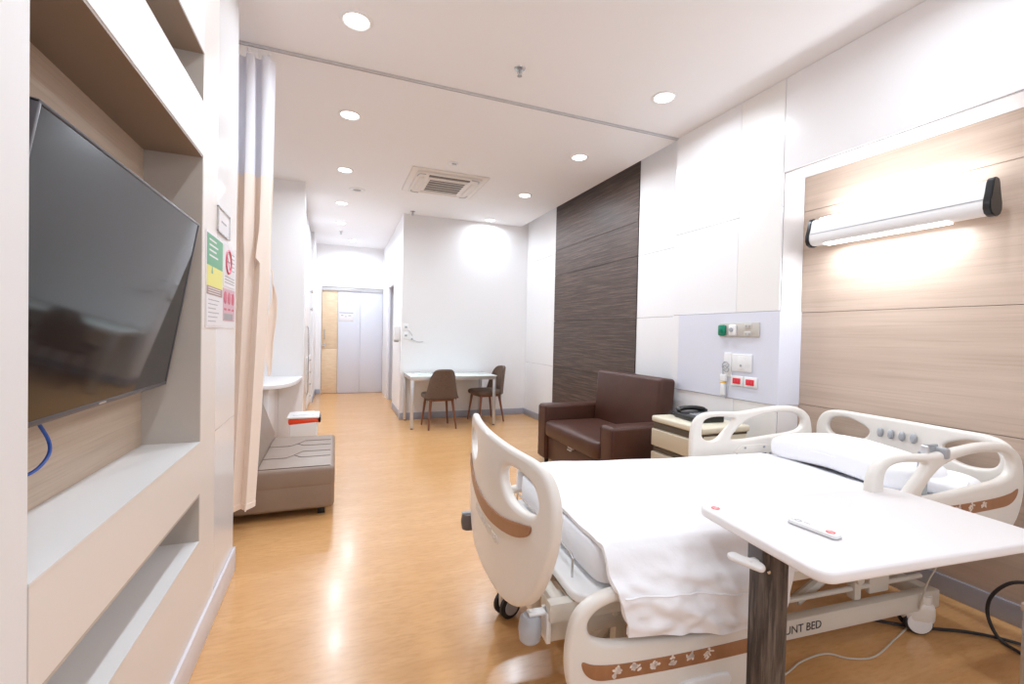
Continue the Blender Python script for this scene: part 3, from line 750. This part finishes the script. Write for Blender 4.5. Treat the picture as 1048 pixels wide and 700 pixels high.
# ================================================================== HOSPITAL BED
TH = R(-4.5)
BO = Vector((.62, 1.66, 0))
bed = thing('hospital_bed', 'ivory adjustable hospital bed with brown-striped boards and side rails', 'bed', BO, TH)
def MB_(v0=0.): return Matrix.Translation((0, v0, 0)) @ Matrix.Rotation(PI/2, 4, 'X')    # plate (u,z) standing along u
OUT = [(.0, .925), (.25, .925), (.40, .925), (.475, .905), (.515, .86), (.53, .79), (.515, .70), (.472, .595), (.415, .51), (.33, .445), (.22, .410), (.09, .40)]
def board_outline(sc=1.): 
    r = [(x*sc, z) for x, z in OUT]; l = [(-x*sc, z) for x, z in OUT[1:][::-1]]
    return r+l
HOLE = [(.185, .83), (.225, .860), (.31, .872), (.41, .858), (.447, .815), (.43, .775), (.36, .755), (.26, .757), (.198, .79)]
def boards(u0, sgn, sh, dz, sc, nm, hole, th=.045, lettering=False):
    bow = .055
    def fn(co):
        v, z, w_ = co
        uu = -sgn*bow*(1-(v/.53)**2)*1.0
        inner = 1.0-.25*max(0, (z-.3)/.6)
        return (u0+uu+w_*inner*1.0, v+sh, z+dz)
    q = B()
    holes = [[(x*sc, z) for x, z in hole], [(-x*sc, z) for x, z in hole]]
    plate(q, board_outline(sc), holes, th, .016, fn=fn, cuts=[-.5+.05*k for k in range(21)])
    pb = obj(nm, q, M_plast, bed, ang=50)
    # brown smile-shaped strip on the outward face
    side = -1 if sgn > 0 else 1
    def fs(co):
        v, z, w_ = co
        return (u0-sgn*bow*(1-(v/.53)**2)+side*(th/2*.9+.002)+w_, v+sh, z+dz)
    q = B(); plate(q, [(-.43, .735), (-.38, .725), (-.2, .685), (0, .672), (.2, .685), (.38, .725), (.43, .735), (.41, .70), (.31, .660), (.14, .630), (0, .622), (-.14, .630), (-.31, .660), (-.41, .70)], [], .006, .001, fn=fs, cuts=[-.4+.05*k for k in range(17)], sub=4)
    obj('trim_strip', q, M_strip, pb)
    return pb, fs
fb, fbs = boards(.0, 1, -.025, 0, 1.02, 'footboard', HOLE)
# embossed lettering on the foot board outer face
q = B(); text_bm(q, 'PARAMOUNT BED', .042, Matrix.Identity(4), .001)
for v_ in q.verts:
    x, y, z = v_.co
    v_.co = Vector((0-.055*(1-(x/.53)**2)-(.0225*.86+.0026)+z, -x-.04, .585+y))
obj('embossed_lettering', q, M_plast, fb)
HH = [(.20, .835), (.26, .87), (.34, .888), (.42, .875), (.455, .83), (.435, .785), (.37, .765), (.29, .765), (.22, .79)]
hb, hbs = boards(2.23, -1, .03, -.045, .90, 'headboard', HH)
for k in range(4):
    q = B(); v_ = .17-.055*k-.03
    superell(q, 2.255, v_, .795, .014, .014, .026, .8, .8, 14, 8); o_ = obj('accessory_slot', q, M_grey, hb)

# side rails (u, z outlines)
RO = [(0, .50), (0, .62), (.0, .74), (.02, .825), (.08, .868), (.18, .876), (.33, .872), (.49, .888), (.64, .900), (.78, .888), (.865, .84), (.895, .76), (.895, .66), (.86, .57), (.80, .515), (.70, .50), (.35, .50)]
RH1 = [(.07, .775), (.085, .825), (.14, .845), (.22, .846), (.295, .836), (.285, .812), (.235, .765), (.18, .717), (.12, .708), (.078, .73)]
RH2 = [(.34, .79), (.40, .825), (.50, .850), (.63, .862), (.76, .852), (.82, .815), (.81, .765), (.74, .738), (.60, .725), (.45, .712), (.32, .706), (.275, .716), (.30, .752)]
def motif(bm, M, k, mi):
    # small leaf / animal print built from a few flat blobs
    rnd = random.Random(k)
    for _ in range(14):
        a, r_ = rnd.uniform(0, 2*PI), rnd.uniform(.003, .015)
        w1, h1 = rnd.uniform(.003, .009), rnd.uniform(.0025, .005)
        t = bmesh.new(); bmesh.ops.create_circle(t, cap_ends=True, segments=10, radius=1)
        t.transform(Matrix.Translation((r_*math.cos(a), r_*math.sin(a), 0)) @ Matrix.Rotation(rnd.uniform(0, 3), 4, 'Z') @ Matrix.Diagonal((w1, h1, 1, 1)))
        merge(bm, t, M, mi)
def pivot_plate(rl_, fn, iv, outward):
    # pivot plate with screws and release slot on the mattress side
    q = B()
    plate(q, [(.28, .60), (.30, .645), (.35, .675), (.50, .675), (.58, .665), (.60, .62), (.60, .56), (.28, .56)], [], .006, .002, sub=1, fn=lambda co: (fn((co[0], co[1], 0))[0], iv+co[2], fn((co[0], co[1], 0))[2]))
    pv = obj('pivot_plate', q, M_plast, rl_)
    q = B()
    for x_, z_ in ((.31, .625), (.37, .66), (.51, .66), (.56, .62)):
        c_ = fn((x_, z_, 0)); cyl(q, (c_[0], iv-outward*.002, c_[2]), (c_[0], iv-outward*.007, c_[2]), .007, n=12)
    obj('screws', q, M_grey, pv)
    q = B(); c1 = fn((.35, .612, 0)); c2 = fn((.53, .622, 0)); box(q, min(c1[0], c2[0]), max(c1[0], c2[0]), iv-.005, iv+.005, c1[2]-.006, c1[2]+.012, .002); obj('release_slot', q, M_text, pv)
def rail(nm, u0, v0, dz, flip, outward, xs=1.0, motifs=6):
    def fn(co):
        x, z, w_ = co
        x = .895-x if flip else x
        x *= xs
        return (u0+x, v0+w_*(1-.0), z+dz)
    q = B(); plate(q, RO, [RH1, RH2], .040, .016, fn=fn, sub=7)
    rl_ = obj(nm, q, M_plast, bed, ang=55)
    q = B(); vv = v0+outward*.0205
    st = [(.06, .655), (.12, .668), (.30, .665), (.50, .665), (.70, .672), (.80, .685), (.845, .70), (.835, .665), (.79, .637), (.70, .628), (.45, .620), (.20, .620), (.10, .625)]
    plate(q, st, [], .003, .0005, sub=4, fn=lambda co: (fn((co[0], co[1], 0))[0], vv+co[2], fn((co[0], co[1], 0))[2]))
    for k in range(motifs):
        x_ = .18+.075*k if not flip else .72-.075*k
        c_ = fn((x_, .643+.01*(x_/.8), 0))
        motif(q, Matrix.Translation((c_[0], vv+outward*.0022, c_[2])) @ Matrix.Rotation(PI/2, 4, 'X') @ Matrix.Diagonal((1.15, 1, 1, 1)), k+3, 1)
    obj('trim_strip', q, [M_strip, M_motif], rl_)
    if dz == 0: pivot_plate(rl_, fn, v0-outward*.022, outward)
    # mounting arms to the frame
    q = B()
    for x_ in (.30, .58):
        a_ = fn((x_, .53, 0)); tube(q, [(a_[0], v0-outward*.02, a_[2]), (a_[0], v0-outward*.05, a_[2]-.02), (a_[0], v0-outward*.085, .44)], .012, 8, 3)
    obj('rail_arm', q, M_metalw, rl_)
    return rl_
rail('side_rail', 1.262, -.485, 0, False, -1, motifs=7)
rail('side_rail', 1.255, .485, 0, False, 1)
rail('side_rail', .068, -.485, -.36, True, -1, .895)
rail('side_rail', .068, .485, -.36, True, 1, .895)
q = B(); plate(q, [(.0, 0), (.09, .0), (.18, 0), (.18, .04), (.09, .045), (0, .04)], [], .02, .006, sub=2, fn=lambda co: (.46+co[0], -.505+co[2], .17+co[1])); obj('rail_release_pad', q, M_white, bed)

# deck, frame, base, casters
q = B(); plate(q, rr(.13, 2.16, -.43, .43, .07), [], .035, .010, M=Matrix.Translation((0, 0, .4665)), sub=1); obj('mattress_deck', q, M_white, bed)
q = B()
for v in (-.36, .36): box(q, .06, 2.2, v-.02, v+.02, .385, .445, .004)
for u in (.10, .7, 1.4, 2.14): box(q, u-.02, u+.02, -.36, .36, .39, .44, .004)
for u in (.32, .45): box(q, u-.012, u+.012, -.34, .34, .345, .385, .003)
obj('upper_frame', q, M_metalw, bed)
q = B()
box(q, .32, 1.98, -.322, -.278, .11, .19, .006); box(q, .11, 1.98, .278, .322, .11, .19, .006)
for u in (.35, 1.96): box(q, u-.03, u+.03, -.30, .30, .12, .185, .006)
bf = obj('base_frame', q, M_metalw, bed)
q = B(); text_bm(q, 'PARAMOUNT BED', .046, Matrix.Translation((1.085, -.3232, .150)) @ Matrix.Rotation(PI/2, 4, 'X'), .0006, align='CENTER'); obj('lettering', q, M_text, bf)
q = B()
for v in (-.22, .22):
    tube(q, [(.30, v, .19), (.55, v, .40)], .022, 8, 1); tube(q, [(1.25, v, .19), (1.65, v, .40)], .022, 8, 1)
    tube(q, [(.35, v+.03, .40), (1.75, v+.03, .225)], .012, 8, 1)
cyl(q, (.9, 0, .30), (1.5, 0, .24), .03, n=14); box(q, 1.42, 1.62, -.05, .05, .21, .30, .01)
for v in (-.27,): 
    cyl(q, (1.0, v, .235), (1.93, v, .235), .011, n=10)
    box(q, 1.50, 1.54, v-.02, v+.02, .19, .30, .008); cyl(q, (1.52, v-.03, .285), (1.52, v+.02, .285), .022, n=16); box(q, 1.60, 1.72, v-.01, v+.01, .20, .34, .006)
obj('lifting_linkage', q, M_metalw, bed)
q = B()
box(q, .075, .15, -.345, -.255, .30, .42, .006); box(q, .16, .36, -.33, -.28, .30, .36, .004); box(q, .33, .37, -.32, -.28, .18, .36, .004)
for k in range(3):
    tube(q, [(.03, -.25-.028*k, .43), (.012, -.236-.028*k, .43), (.012, -.262-.028*k, .43)], .006, 6, 4, closed=True)
obj('corner_post', q, M_metalw, bed)
def caster(u, v, rz, cover, nm='caster'):
    c = obj(nm, (lambda q: (cyl(q, (0, 0, .10), (0, 0, .13), .022, n=16), box(q, -.012, .012, -.03, .03, .085, .11, .004), q)[-1])(B()), M_metalw, bed, loc=(u, v, 0), rotz=rz)
    for s in (-1, 1):
        q = B(); lathe(q, [(0, -.011), (.044, -.011), (.055, -.007), (.055, .007), (.044, .011), (0, .011)], 30, M=Matrix.Translation((.025, s*.024, .055)) @ Matrix.Rotation(PI/2, 4, 'X')); wl = obj('wheel', q, M_rub, c)
        q = B(); hr = .047 if cover else .036; lathe(q, [(0, -.003), (hr, -.003), (hr, .0), (0, .002)], 24, M=Matrix.Translation((.025, s*.0385, .055)) @ Matrix.Rotation(-s*PI/2, 4, 'X')); obj('hub', q, M_white if cover else M_lgrey, c)
    q = B(); superell(q, .02, 0, .094 if cover else .088, .064 if cover else .05, .042 if cover else .014, .050, .5, .6, 24, 12); (cyl(q, (0, 0, .11), (0, 0, .17), .035, n=18) if cover else None); obj('fork', q, M_plast if cover else M_metalw, c)
    return c
caster(.145, .30, R(200), False); caster(.37, -.30, R(30), False); caster(1.90, -.30, R(150), True); caster(1.90, .30, R(10), True)
# roller bumpers
q = B(); lathe(q, [(0, -.045), (.024, -.045), (.034, -.035), (.038, 0), (.034, .032), (.024, .042), (0, .042)], 26, M=Matrix.Translation((.008, -.338, .357))); rb = obj('bumper_roller', q, M_lgrey, bed)
q = B(); box(q, -.0, .085, -.355, -.321, .400, .408, .002); box(q, .055, .07, -.365, -.31, .31, .408, .002); cyl(q, (.008, -.338, .407), (.008, -.338, .413), .007, n=10); obj('roller_bracket', q, M_white, rb)
q = B(); lathe(q, [(0, -.035), (.03, -.035), (.036, 0), (.03, .035), (0, .035)], 22, M=Matrix.Translation((-.05, .385, .42))); rb = obj('bumper_roller', q, M_dgrey, bed)
q = B(); box(q, -.08, .06, .375, .405, .452, .46, .002); box(q, -.03, .06, .38, .40, .38, .46, .002); obj('roller_bracket', q, M_grey, rb)
q = B(); tube(q, [(.165, -.31, .485), (.165, -.31, .55), (.165, -.30, .56), (.165, -.02, .562), (.165, .30, .56), (.165, .31, .55), (.165, .31, .485)], .004, 8, 0); obj('mattress_retainer', q, M_chrome, bed)
q = B(); box(q, .06, .10, -.20, .2, .30, .42, .01); obj('motor_box', q, M_metalw, bed)

# mattress / linen : own things, in the bed's coordinate frame
MBed = Matrix.Translation(BO) @ Matrix.Rotation(TH, 4, 'Z')
def bedthing(name, label, cat):
    return thing(name, label, cat, BO, TH)
mt = bedthing('mattress', 'mattress in a quilted white cover on the hospital bed', 'mattress')
q = B(); superell(q, 1.165, 0, .560, .965, .425, .075, .22, .12, 96, 20, fn=lambda c: (c.x, c.y, c.z+.004*math.sin(c.x*22)*math.sin(c.y*25)))
obj('cover', q, M_sheet, mt, ang=60)
q = B(); tube(q, [(.5, .414, .612), (.26, .408, .612), (.225, .39, .612), (.210, .33, .612), (.207, 0, .612), (.210, -.33, .612), (.225, -.39, .612), (.26, -.408, .612), (.5, -.414, .612), (1.2, -.414, .612), (1.8, -.414, .612)], .0035, 6, 0); obj('piping', q, M_sheet, mt)

dv = bedthing('duvet', 'white duvet spread over the bed and hanging down one side', 'duvet')
def smooth01(x): x = max(0, min(1, x)); return x*x*(3-2*x)
from mathutils import noise as mnoise
def prof_at(pts, t):
    # piecewise linear on a Catmull-Rom refined profile, by arc length
    return pts[min(len(pts)-1, max(0, int(round(t*(len(pts)-1)))))]
def duv_profile(u):
    k = smooth01((u-.80)/.22)                    # 0 hangs outside the lowered rail, 1 tucked inside the head rail
    top = .660-.018*smooth01((u-.3)/1.0)
    hem = .405-.05*u+.012*math.sin(u*6.5)
    out = [(-.40, top), (-.452, top-.022), (-.485, top-.075), (-.516, .545), (-.533, .49), (-.535, hem)]
    ins = [(-.40, top), (-.432, top-.014), (-.449, top-.045), (-.454, .59), (-.455, .565), (-.455, .545)]
    near = [(a[0]*(1-k)+b_[0]*k, a[1]*(1-k)+b_[1]*k) for a, b_ in zip(out, ins)]
    far = [(.452, .53), (.452, .58), (.448, top-.04), (.43, top-.014), (.40, top)]
    P = cr_curve([(0, v, z) for v, z in far+[(.2, top+.004), (0, top+.004), (-.2, top+.004)]+near], 10)
    L = [0]
    for p, q_ in zip(P, P[1:]): L.append(L[-1]+(q_-p).length)
    return P, L
_cache = {}
def duv(i, j):
    u = .205+1.50*i
    key = round(u, 4)
    if key not in _cache: _cache[key] = duv_profile(u)
    P, L = _cache[key]; s_ = j*L[-1]
    n = 0
    while n < len(L)-2 and L[n+1] < s_: n += 1
    t = (s_-L[n])/max(1e-9, L[n+1]-L[n]); p = P[n].lerp(P[n+1], min(1, t))
    v, z = p.y, p.z
    hang = smooth01((-v-.44)/.08)*(1-smooth01((u-.8)/.2))
    # corner flares towards the foot
    u2 = u+.045*hang*(1-i*4 if i < .25 else 0)*smooth01((.60-z)/.2)
    wr = mnoise.noise(Vector((u*7, z*16, 3.1)))*.020+mnoise.noise(Vector((u*20+z*9, z*34, 1.1)))*.010
    v += hang*(wr-.006)
    top = 1-smooth01((abs(v)-.40)/.05)
    z += top*(.007*mnoise.noise(Vector((u*3.2, v*3.2, 0)))+.004*mnoise.noise(Vector((u*9, v*9, 5))))
    z += .020*math.exp(-((u-.42)/.14)**2-((v-.30)/.14)**2)
    z -= .018*(1-smooth01(i/.03))*top
    return (u2, v, z)
DUVOFF = .0015
q = B(); grid(q, duv, 150, 150, thick=.016)
obj('cover', q, M_linen, dv, ang=80)
q = B()
pts = []
for k in range(40):
    t_ = k/39
    i_ = .01+.40*min(1, t_/.8)**1; j_ = 1-.095-(.0 if t_ < .6 else .13*((t_-.6)/.4)**2)
    c0 = Vector(duv(i_, j_)); c1 = Vector(duv(i_+.01, j_)); c2 = Vector(duv(i_, j_+.01)); nn = (c1-c0).cross(c2-c0).normalized()
    if nn.y > 0: nn = -nn
    pts.append(c0+nn*DUVOFF)
tube(q, pts, .0028, 6, 2); obj('seam', q, M_linen, dv)

pl = bedthing('pillow', 'large plump white pillow lying across the head of bed', 'pillow')
def pf(c):
    x, y, z = c
    return (x+.05*(y/.38)**2*0+.10*(-y)*.30, y, z+.012*math.sin(y*9+1)+.006*math.sin(x*20+y*6)-.10*max(0, (-y))*.15)
q = B(); superell(q, 1.86, .02, .712, .175, .350, .070, .50, .30, 56, 26, fn=pf); obj('cover', q, M_linen, pl, ang=80)
q = B(); tube(q, [Vector(pf(Vector((1.86-.176*math.cos(a), .02+.33*math.sin(a), .718)))) for a in [R(-70+14*k) for k in range(11)]], .003, 6, 3); obj('piping', q, M_linen, pl)
p2 = bedthing('flat_pillow', 'flatter white pillow half hidden behind the near side rail', 'pillow')
q = B(); superell(q, 1.99, -.14, .665, .15, .27, .042, .6, .45, 44, 20, fn=lambda c: (c.x, c.y, c.z+.008*math.sin(c.y*14)+.006*math.sin(c.x*25))); obj('cover', q, M_linen, p2, ang=80)
q = B(); grid(q, lambda i, j: (1.92+.09*i, -.40-.03*j-.01*math.sin(7*i), .665+.045*(1-abs(2*j-1))*math.sin(PI*i)+.01*j), 10, 8, thick=.004); obj('corner_tuck', q, M_linen, p2, ang=80)

cl = bedthing('rail_clamp', 'grey plastic clamp fixed on top of the near head side rail', 'clamp')
q = B(); box(q, 1.60, 1.66, -.475, -.455, .872, .892, .005); box(q, 1.645, 1.675, -.512, -.457, .850, .893, .009, 3); obj('jaw', q, M_grey, cl)
q = B(); box(q, 1.585, 1.60, -.485, -.458, .865, .900, .005, 3); box(q, 1.60, 1.63, -.462, -.452, .74, .88, .004); obj('bracket', q, M_alu, cl)
q = B(); box(q, 1.60, 1.655, -.45, -.44, .66, .87, .004); obj('hanger', q, M_lgrey, cl)
q = B(); cyl(q, (1.60, -.465, .897), (1.67, -.465, .895), .006, n=12); obj('screw', q, M_grey, cl)

# ================================================================== OVERBED TABLE + things on it
OT = thing('overbed_table', 'white overbed table on a rough wood-look post', 'table', (1.537, .904, 0), R(-5.5))
TZ = .75
q = B(); plate(q, rr(-.432, .430, -.231, .231, .042), [], .030, .008, M=Matrix.Translation((0, 0, TZ-.015)), sub=1); tt = obj('tabletop', q, M_over, OT)
q = B(); lathe(q, [(0, 0), (.013, 0), (.013, .0008), (0, .0008)], 24, M=Matrix.Translation((-.394, .182, TZ+.0002)), mi=0)
for k in range(3): box(q, -.403, -.385, .186-.005*k, .188-.005*k, TZ+.001, TZ+.0014, 0, mi=1)
obj('red_sticker', q, [M_red, M_over], tt)
q = B(); box(q, -.400, -.318, -.03, .03, .05, TZ-.032, .003, 2); obj('post', q, M_pat, OT)
q = B(); box(q, -.404, -.385, -.02, .034, TZ-.09, TZ-.03, .003); box(q, -.30, .3, -.05, .05, TZ-.045, TZ-.03, .003); box(q, -.385, -.36, .10, .13, TZ-.05, TZ-.03, .003); obj('support_rail', q, M_dgrey, OT)
q = B(); cyl(q, (-.392, -.034, TZ-.10), (-.392, -.030, TZ-.10), .005, n=10); cyl(q, (-.328, -.034, TZ-.075), (-.328, -.030, TZ-.075), .005, n=10); obj('screws', q, M_chrome, OT)
q = B(); plate(q, [(-.065, 0), (-.05, .016), (-.015, .014), (.02, .02), (.05, .012), (.058, 0), (.05, -.014), (.01, -.016), (-.05, -.014)], [], .016, .006, M=Matrix.Translation((-.432, .005, TZ-.085)) @ Matrix.Rotation(R(-68), 4, 'Z') @ Matrix.Rotation(R(20), 4, 'X') @ Matrix.Diagonal((.85, .9, 1, 1))); box(q, -.435, -.398, -.012, .012, TZ-.092, TZ-.075, .005); obj('height_lever', q, M_white, OT)
q = B()
box(q, -.405, -.313, -.04, .04, .02, .07, .008); box(q, -.38, -.34, -.36, .26, .03, .055, .008, 3)
obj('base', q, M_grey, OT)
for y in (-.33, .23):
    q = B(); cyl(q, (-.37, y, .018), (-.35, y, .018), .018, n=14); obj('caster', q, M_rub, OT)

rm = thing('remote_control', 'slim white remote with red emblem lying on overbed table', 'remote', (1.308, .900, TZ), R(-84))
q = B(); plate(q, rr(-.068, .068, -.019, .019, .012), [], .012, .003, M=Matrix.Translation((0, 0, .0062)), sub=1); obj('body', q, M_white, rm)
q = B(); plate(q, rr(-.069, .069, -.0195, .0195, .012), [], .003, .001, M=Matrix.Translation((0, 0, .0022)), sub=1); obj('lower_shell', q, M_grey, rm)
q = B(); lathe(q, [(0, 0), (.012, 0), (.012, .0005), (0, .0005)], 20, M=Matrix.Translation((.045, 0, .0122))); 
for k in range(3): box(q, .037, .053, .0035-.004*k, .0048-.004*k, .0127, .0131, 0, mi=1)
obj('emblem', q, [M_red, M_white], rm)
q = B(); tube(q, [(-.045+.009*math.cos(a*PI/5), .007*math.sin(a*PI/5), .0123) for a in range(10)], .0009, 5, 2, closed=True); box(q, -.03, -.012, .002, .004, .0122, .0126, 0); box(q, -.062, -.055, -.006, -.004, .0122, .0126, 0); obj('key_marks', q, M_pgrey, rm)

# ================================================================== CABLES, CORNER BENCH
q = B(); tube(q, [(2.62, 1.13, .60), (2.52, 1.14, .46), (2.47, 1.15, .34), (2.44, 1.17, .25), (2.43, 1.19, .14), (2.48, 1.235, .03), (2.44, 1.24, .007), (2.29, 1.209, .006), (2.093, 1.171, .006), (1.984, 1.198, .006), (1.917, 1.252, .006), (1.775, 1.254, .006), (1.60, 1.225, .006), (1.45, 1.30, .006)], .0035, 6, 8)
tag(obj('call_cord', q, M_wcable), 'thin ivory cord trailing on the floor under the bed', 'cord')
q = B(); tube(q, [(2.35, 1.33, .011), (2.45, 1.25, .011), (2.55, 1.19, .011), (2.65, 1.137, .011), (2.74, 1.06, .011), (2.80, .96, .011), (2.84, .80, .012)], .007, 8, 8)
tag(obj('bed_power_cable', q, M_rub), 'straight black cable lying on floor by the grey skirting', 'cable')
q = B(); tube(q, [(2.80, .86, .31), (2.77, .95, .30), (2.76, 1.03, .265), (2.75, 1.085, .18), (2.75, 1.095, .09), (2.73, 1.05, .02), (2.70, .97, .012), (2.68, .84, .012)], .007, 8, 8)
tag(obj('looped_power_cable', q, M_rub), 'thick black cable looping down the wall beside the bench', 'cable')
bc = thing('side_bench', 'grey-legged bench with wooden top at the right edge', 'bench', (2.62, .66, 0))
q = B(); box(q, -.24, .24, -.30, .20, .32, .35, .003); obj('top', q, M_wood, bc)
q = B(); box(q, -.235, .235, -.295, .195, .28, .32, .002); obj('apron', q, M_alu, bc)
for x in (-.22, .22):
    for y in (-.28, .18):
        q = B(); box(q, x-.016, x+.016, y-.016, y+.016, 0, .285, .002); obj('leg', q, M_alu, bc)

# ================================================================== LIGHTING
def area(name, loc, rot, sx, sy, power, col=(1, 1, 1), shape='RECTANGLE', spread=None):
    l = bpy.data.lights.new(name, 'AREA'); l.shape = shape; l.size = sx; l.size_y = sy; l.energy = power; l.color = col
    if spread: l.spread = spread
    o = bpy.data.objects.new(name, l); COL.objects.link(o); o.location = loc; o.rotation_euler = rot
    return o
DL = 23
for x, y, l in spots: area('downlight_lamp', (x, y, H-.012), (0, 0, 0), .12, .12, DL*(.8 if y < 3 else .6 if (x > 1 and y > 6) else 1.1), (.80, .90, 1), 'DISK', R(168))
for x, y in ((.09, 1.2), (2.2, 1.2), (.09, -.3), (2.2, -.3), (.09, -1.7), (2.2, -1.7)):  # unseen downlights added overhead and behind the camera as fill
    area('downlight_lamp', (x, y, H-.012), (0, 0, 0), .12, .12, DL*.5, (.80, .90, 1), 'DISK', R(168))
    dup(p0, (x, y, H), None, 'added round downlight out of view, for fill light')
area('back_fill_light', (1.3, YB-.02, 1.7), (R(90), 0, 0), 2.3, 1.75, 26, (.74, .86, 1))  # fill light added in the made-up window opening behind the camera
area('lamp_up', (XN-.105, 1.62, 2.095), (R(180), 0, 0), .05, .74, 6, (.86, .93, 1))
area('lamp_down', (XN-.105, 1.64, 1.902), (0, 0, 0), .05, .60, 9, (.86, .93, 1))
w = bpy.data.worlds.new('world'); SC.world = w; w.use_nodes = True
w.node_tree.nodes['Background'].inputs['Color'].default_value = (.9, .95, 1, 1)
w.node_tree.nodes['Background'].inputs['Strength'].default_value = 1.0

# ================================================================== RENDER LOOK
SC.view_settings.view_transform = 'Standard'; SC.view_settings.look = 'None'
SC.view_settings.gamma = 1; SC.view_settings.use_curve_mapping = False
SC.view_settings.exposure = -0.55
SC.cycles.use_denoising = True
try: SC.cycles.denoiser = 'OPENIMAGEDENOISE'
except Exception: pass
SC.cycles.max_bounces = 12; SC.cycles.diffuse_bounces = 8; SC.cycles.glossy_bounces = 4
SC.cycles.sample_clamp_indirect = 8
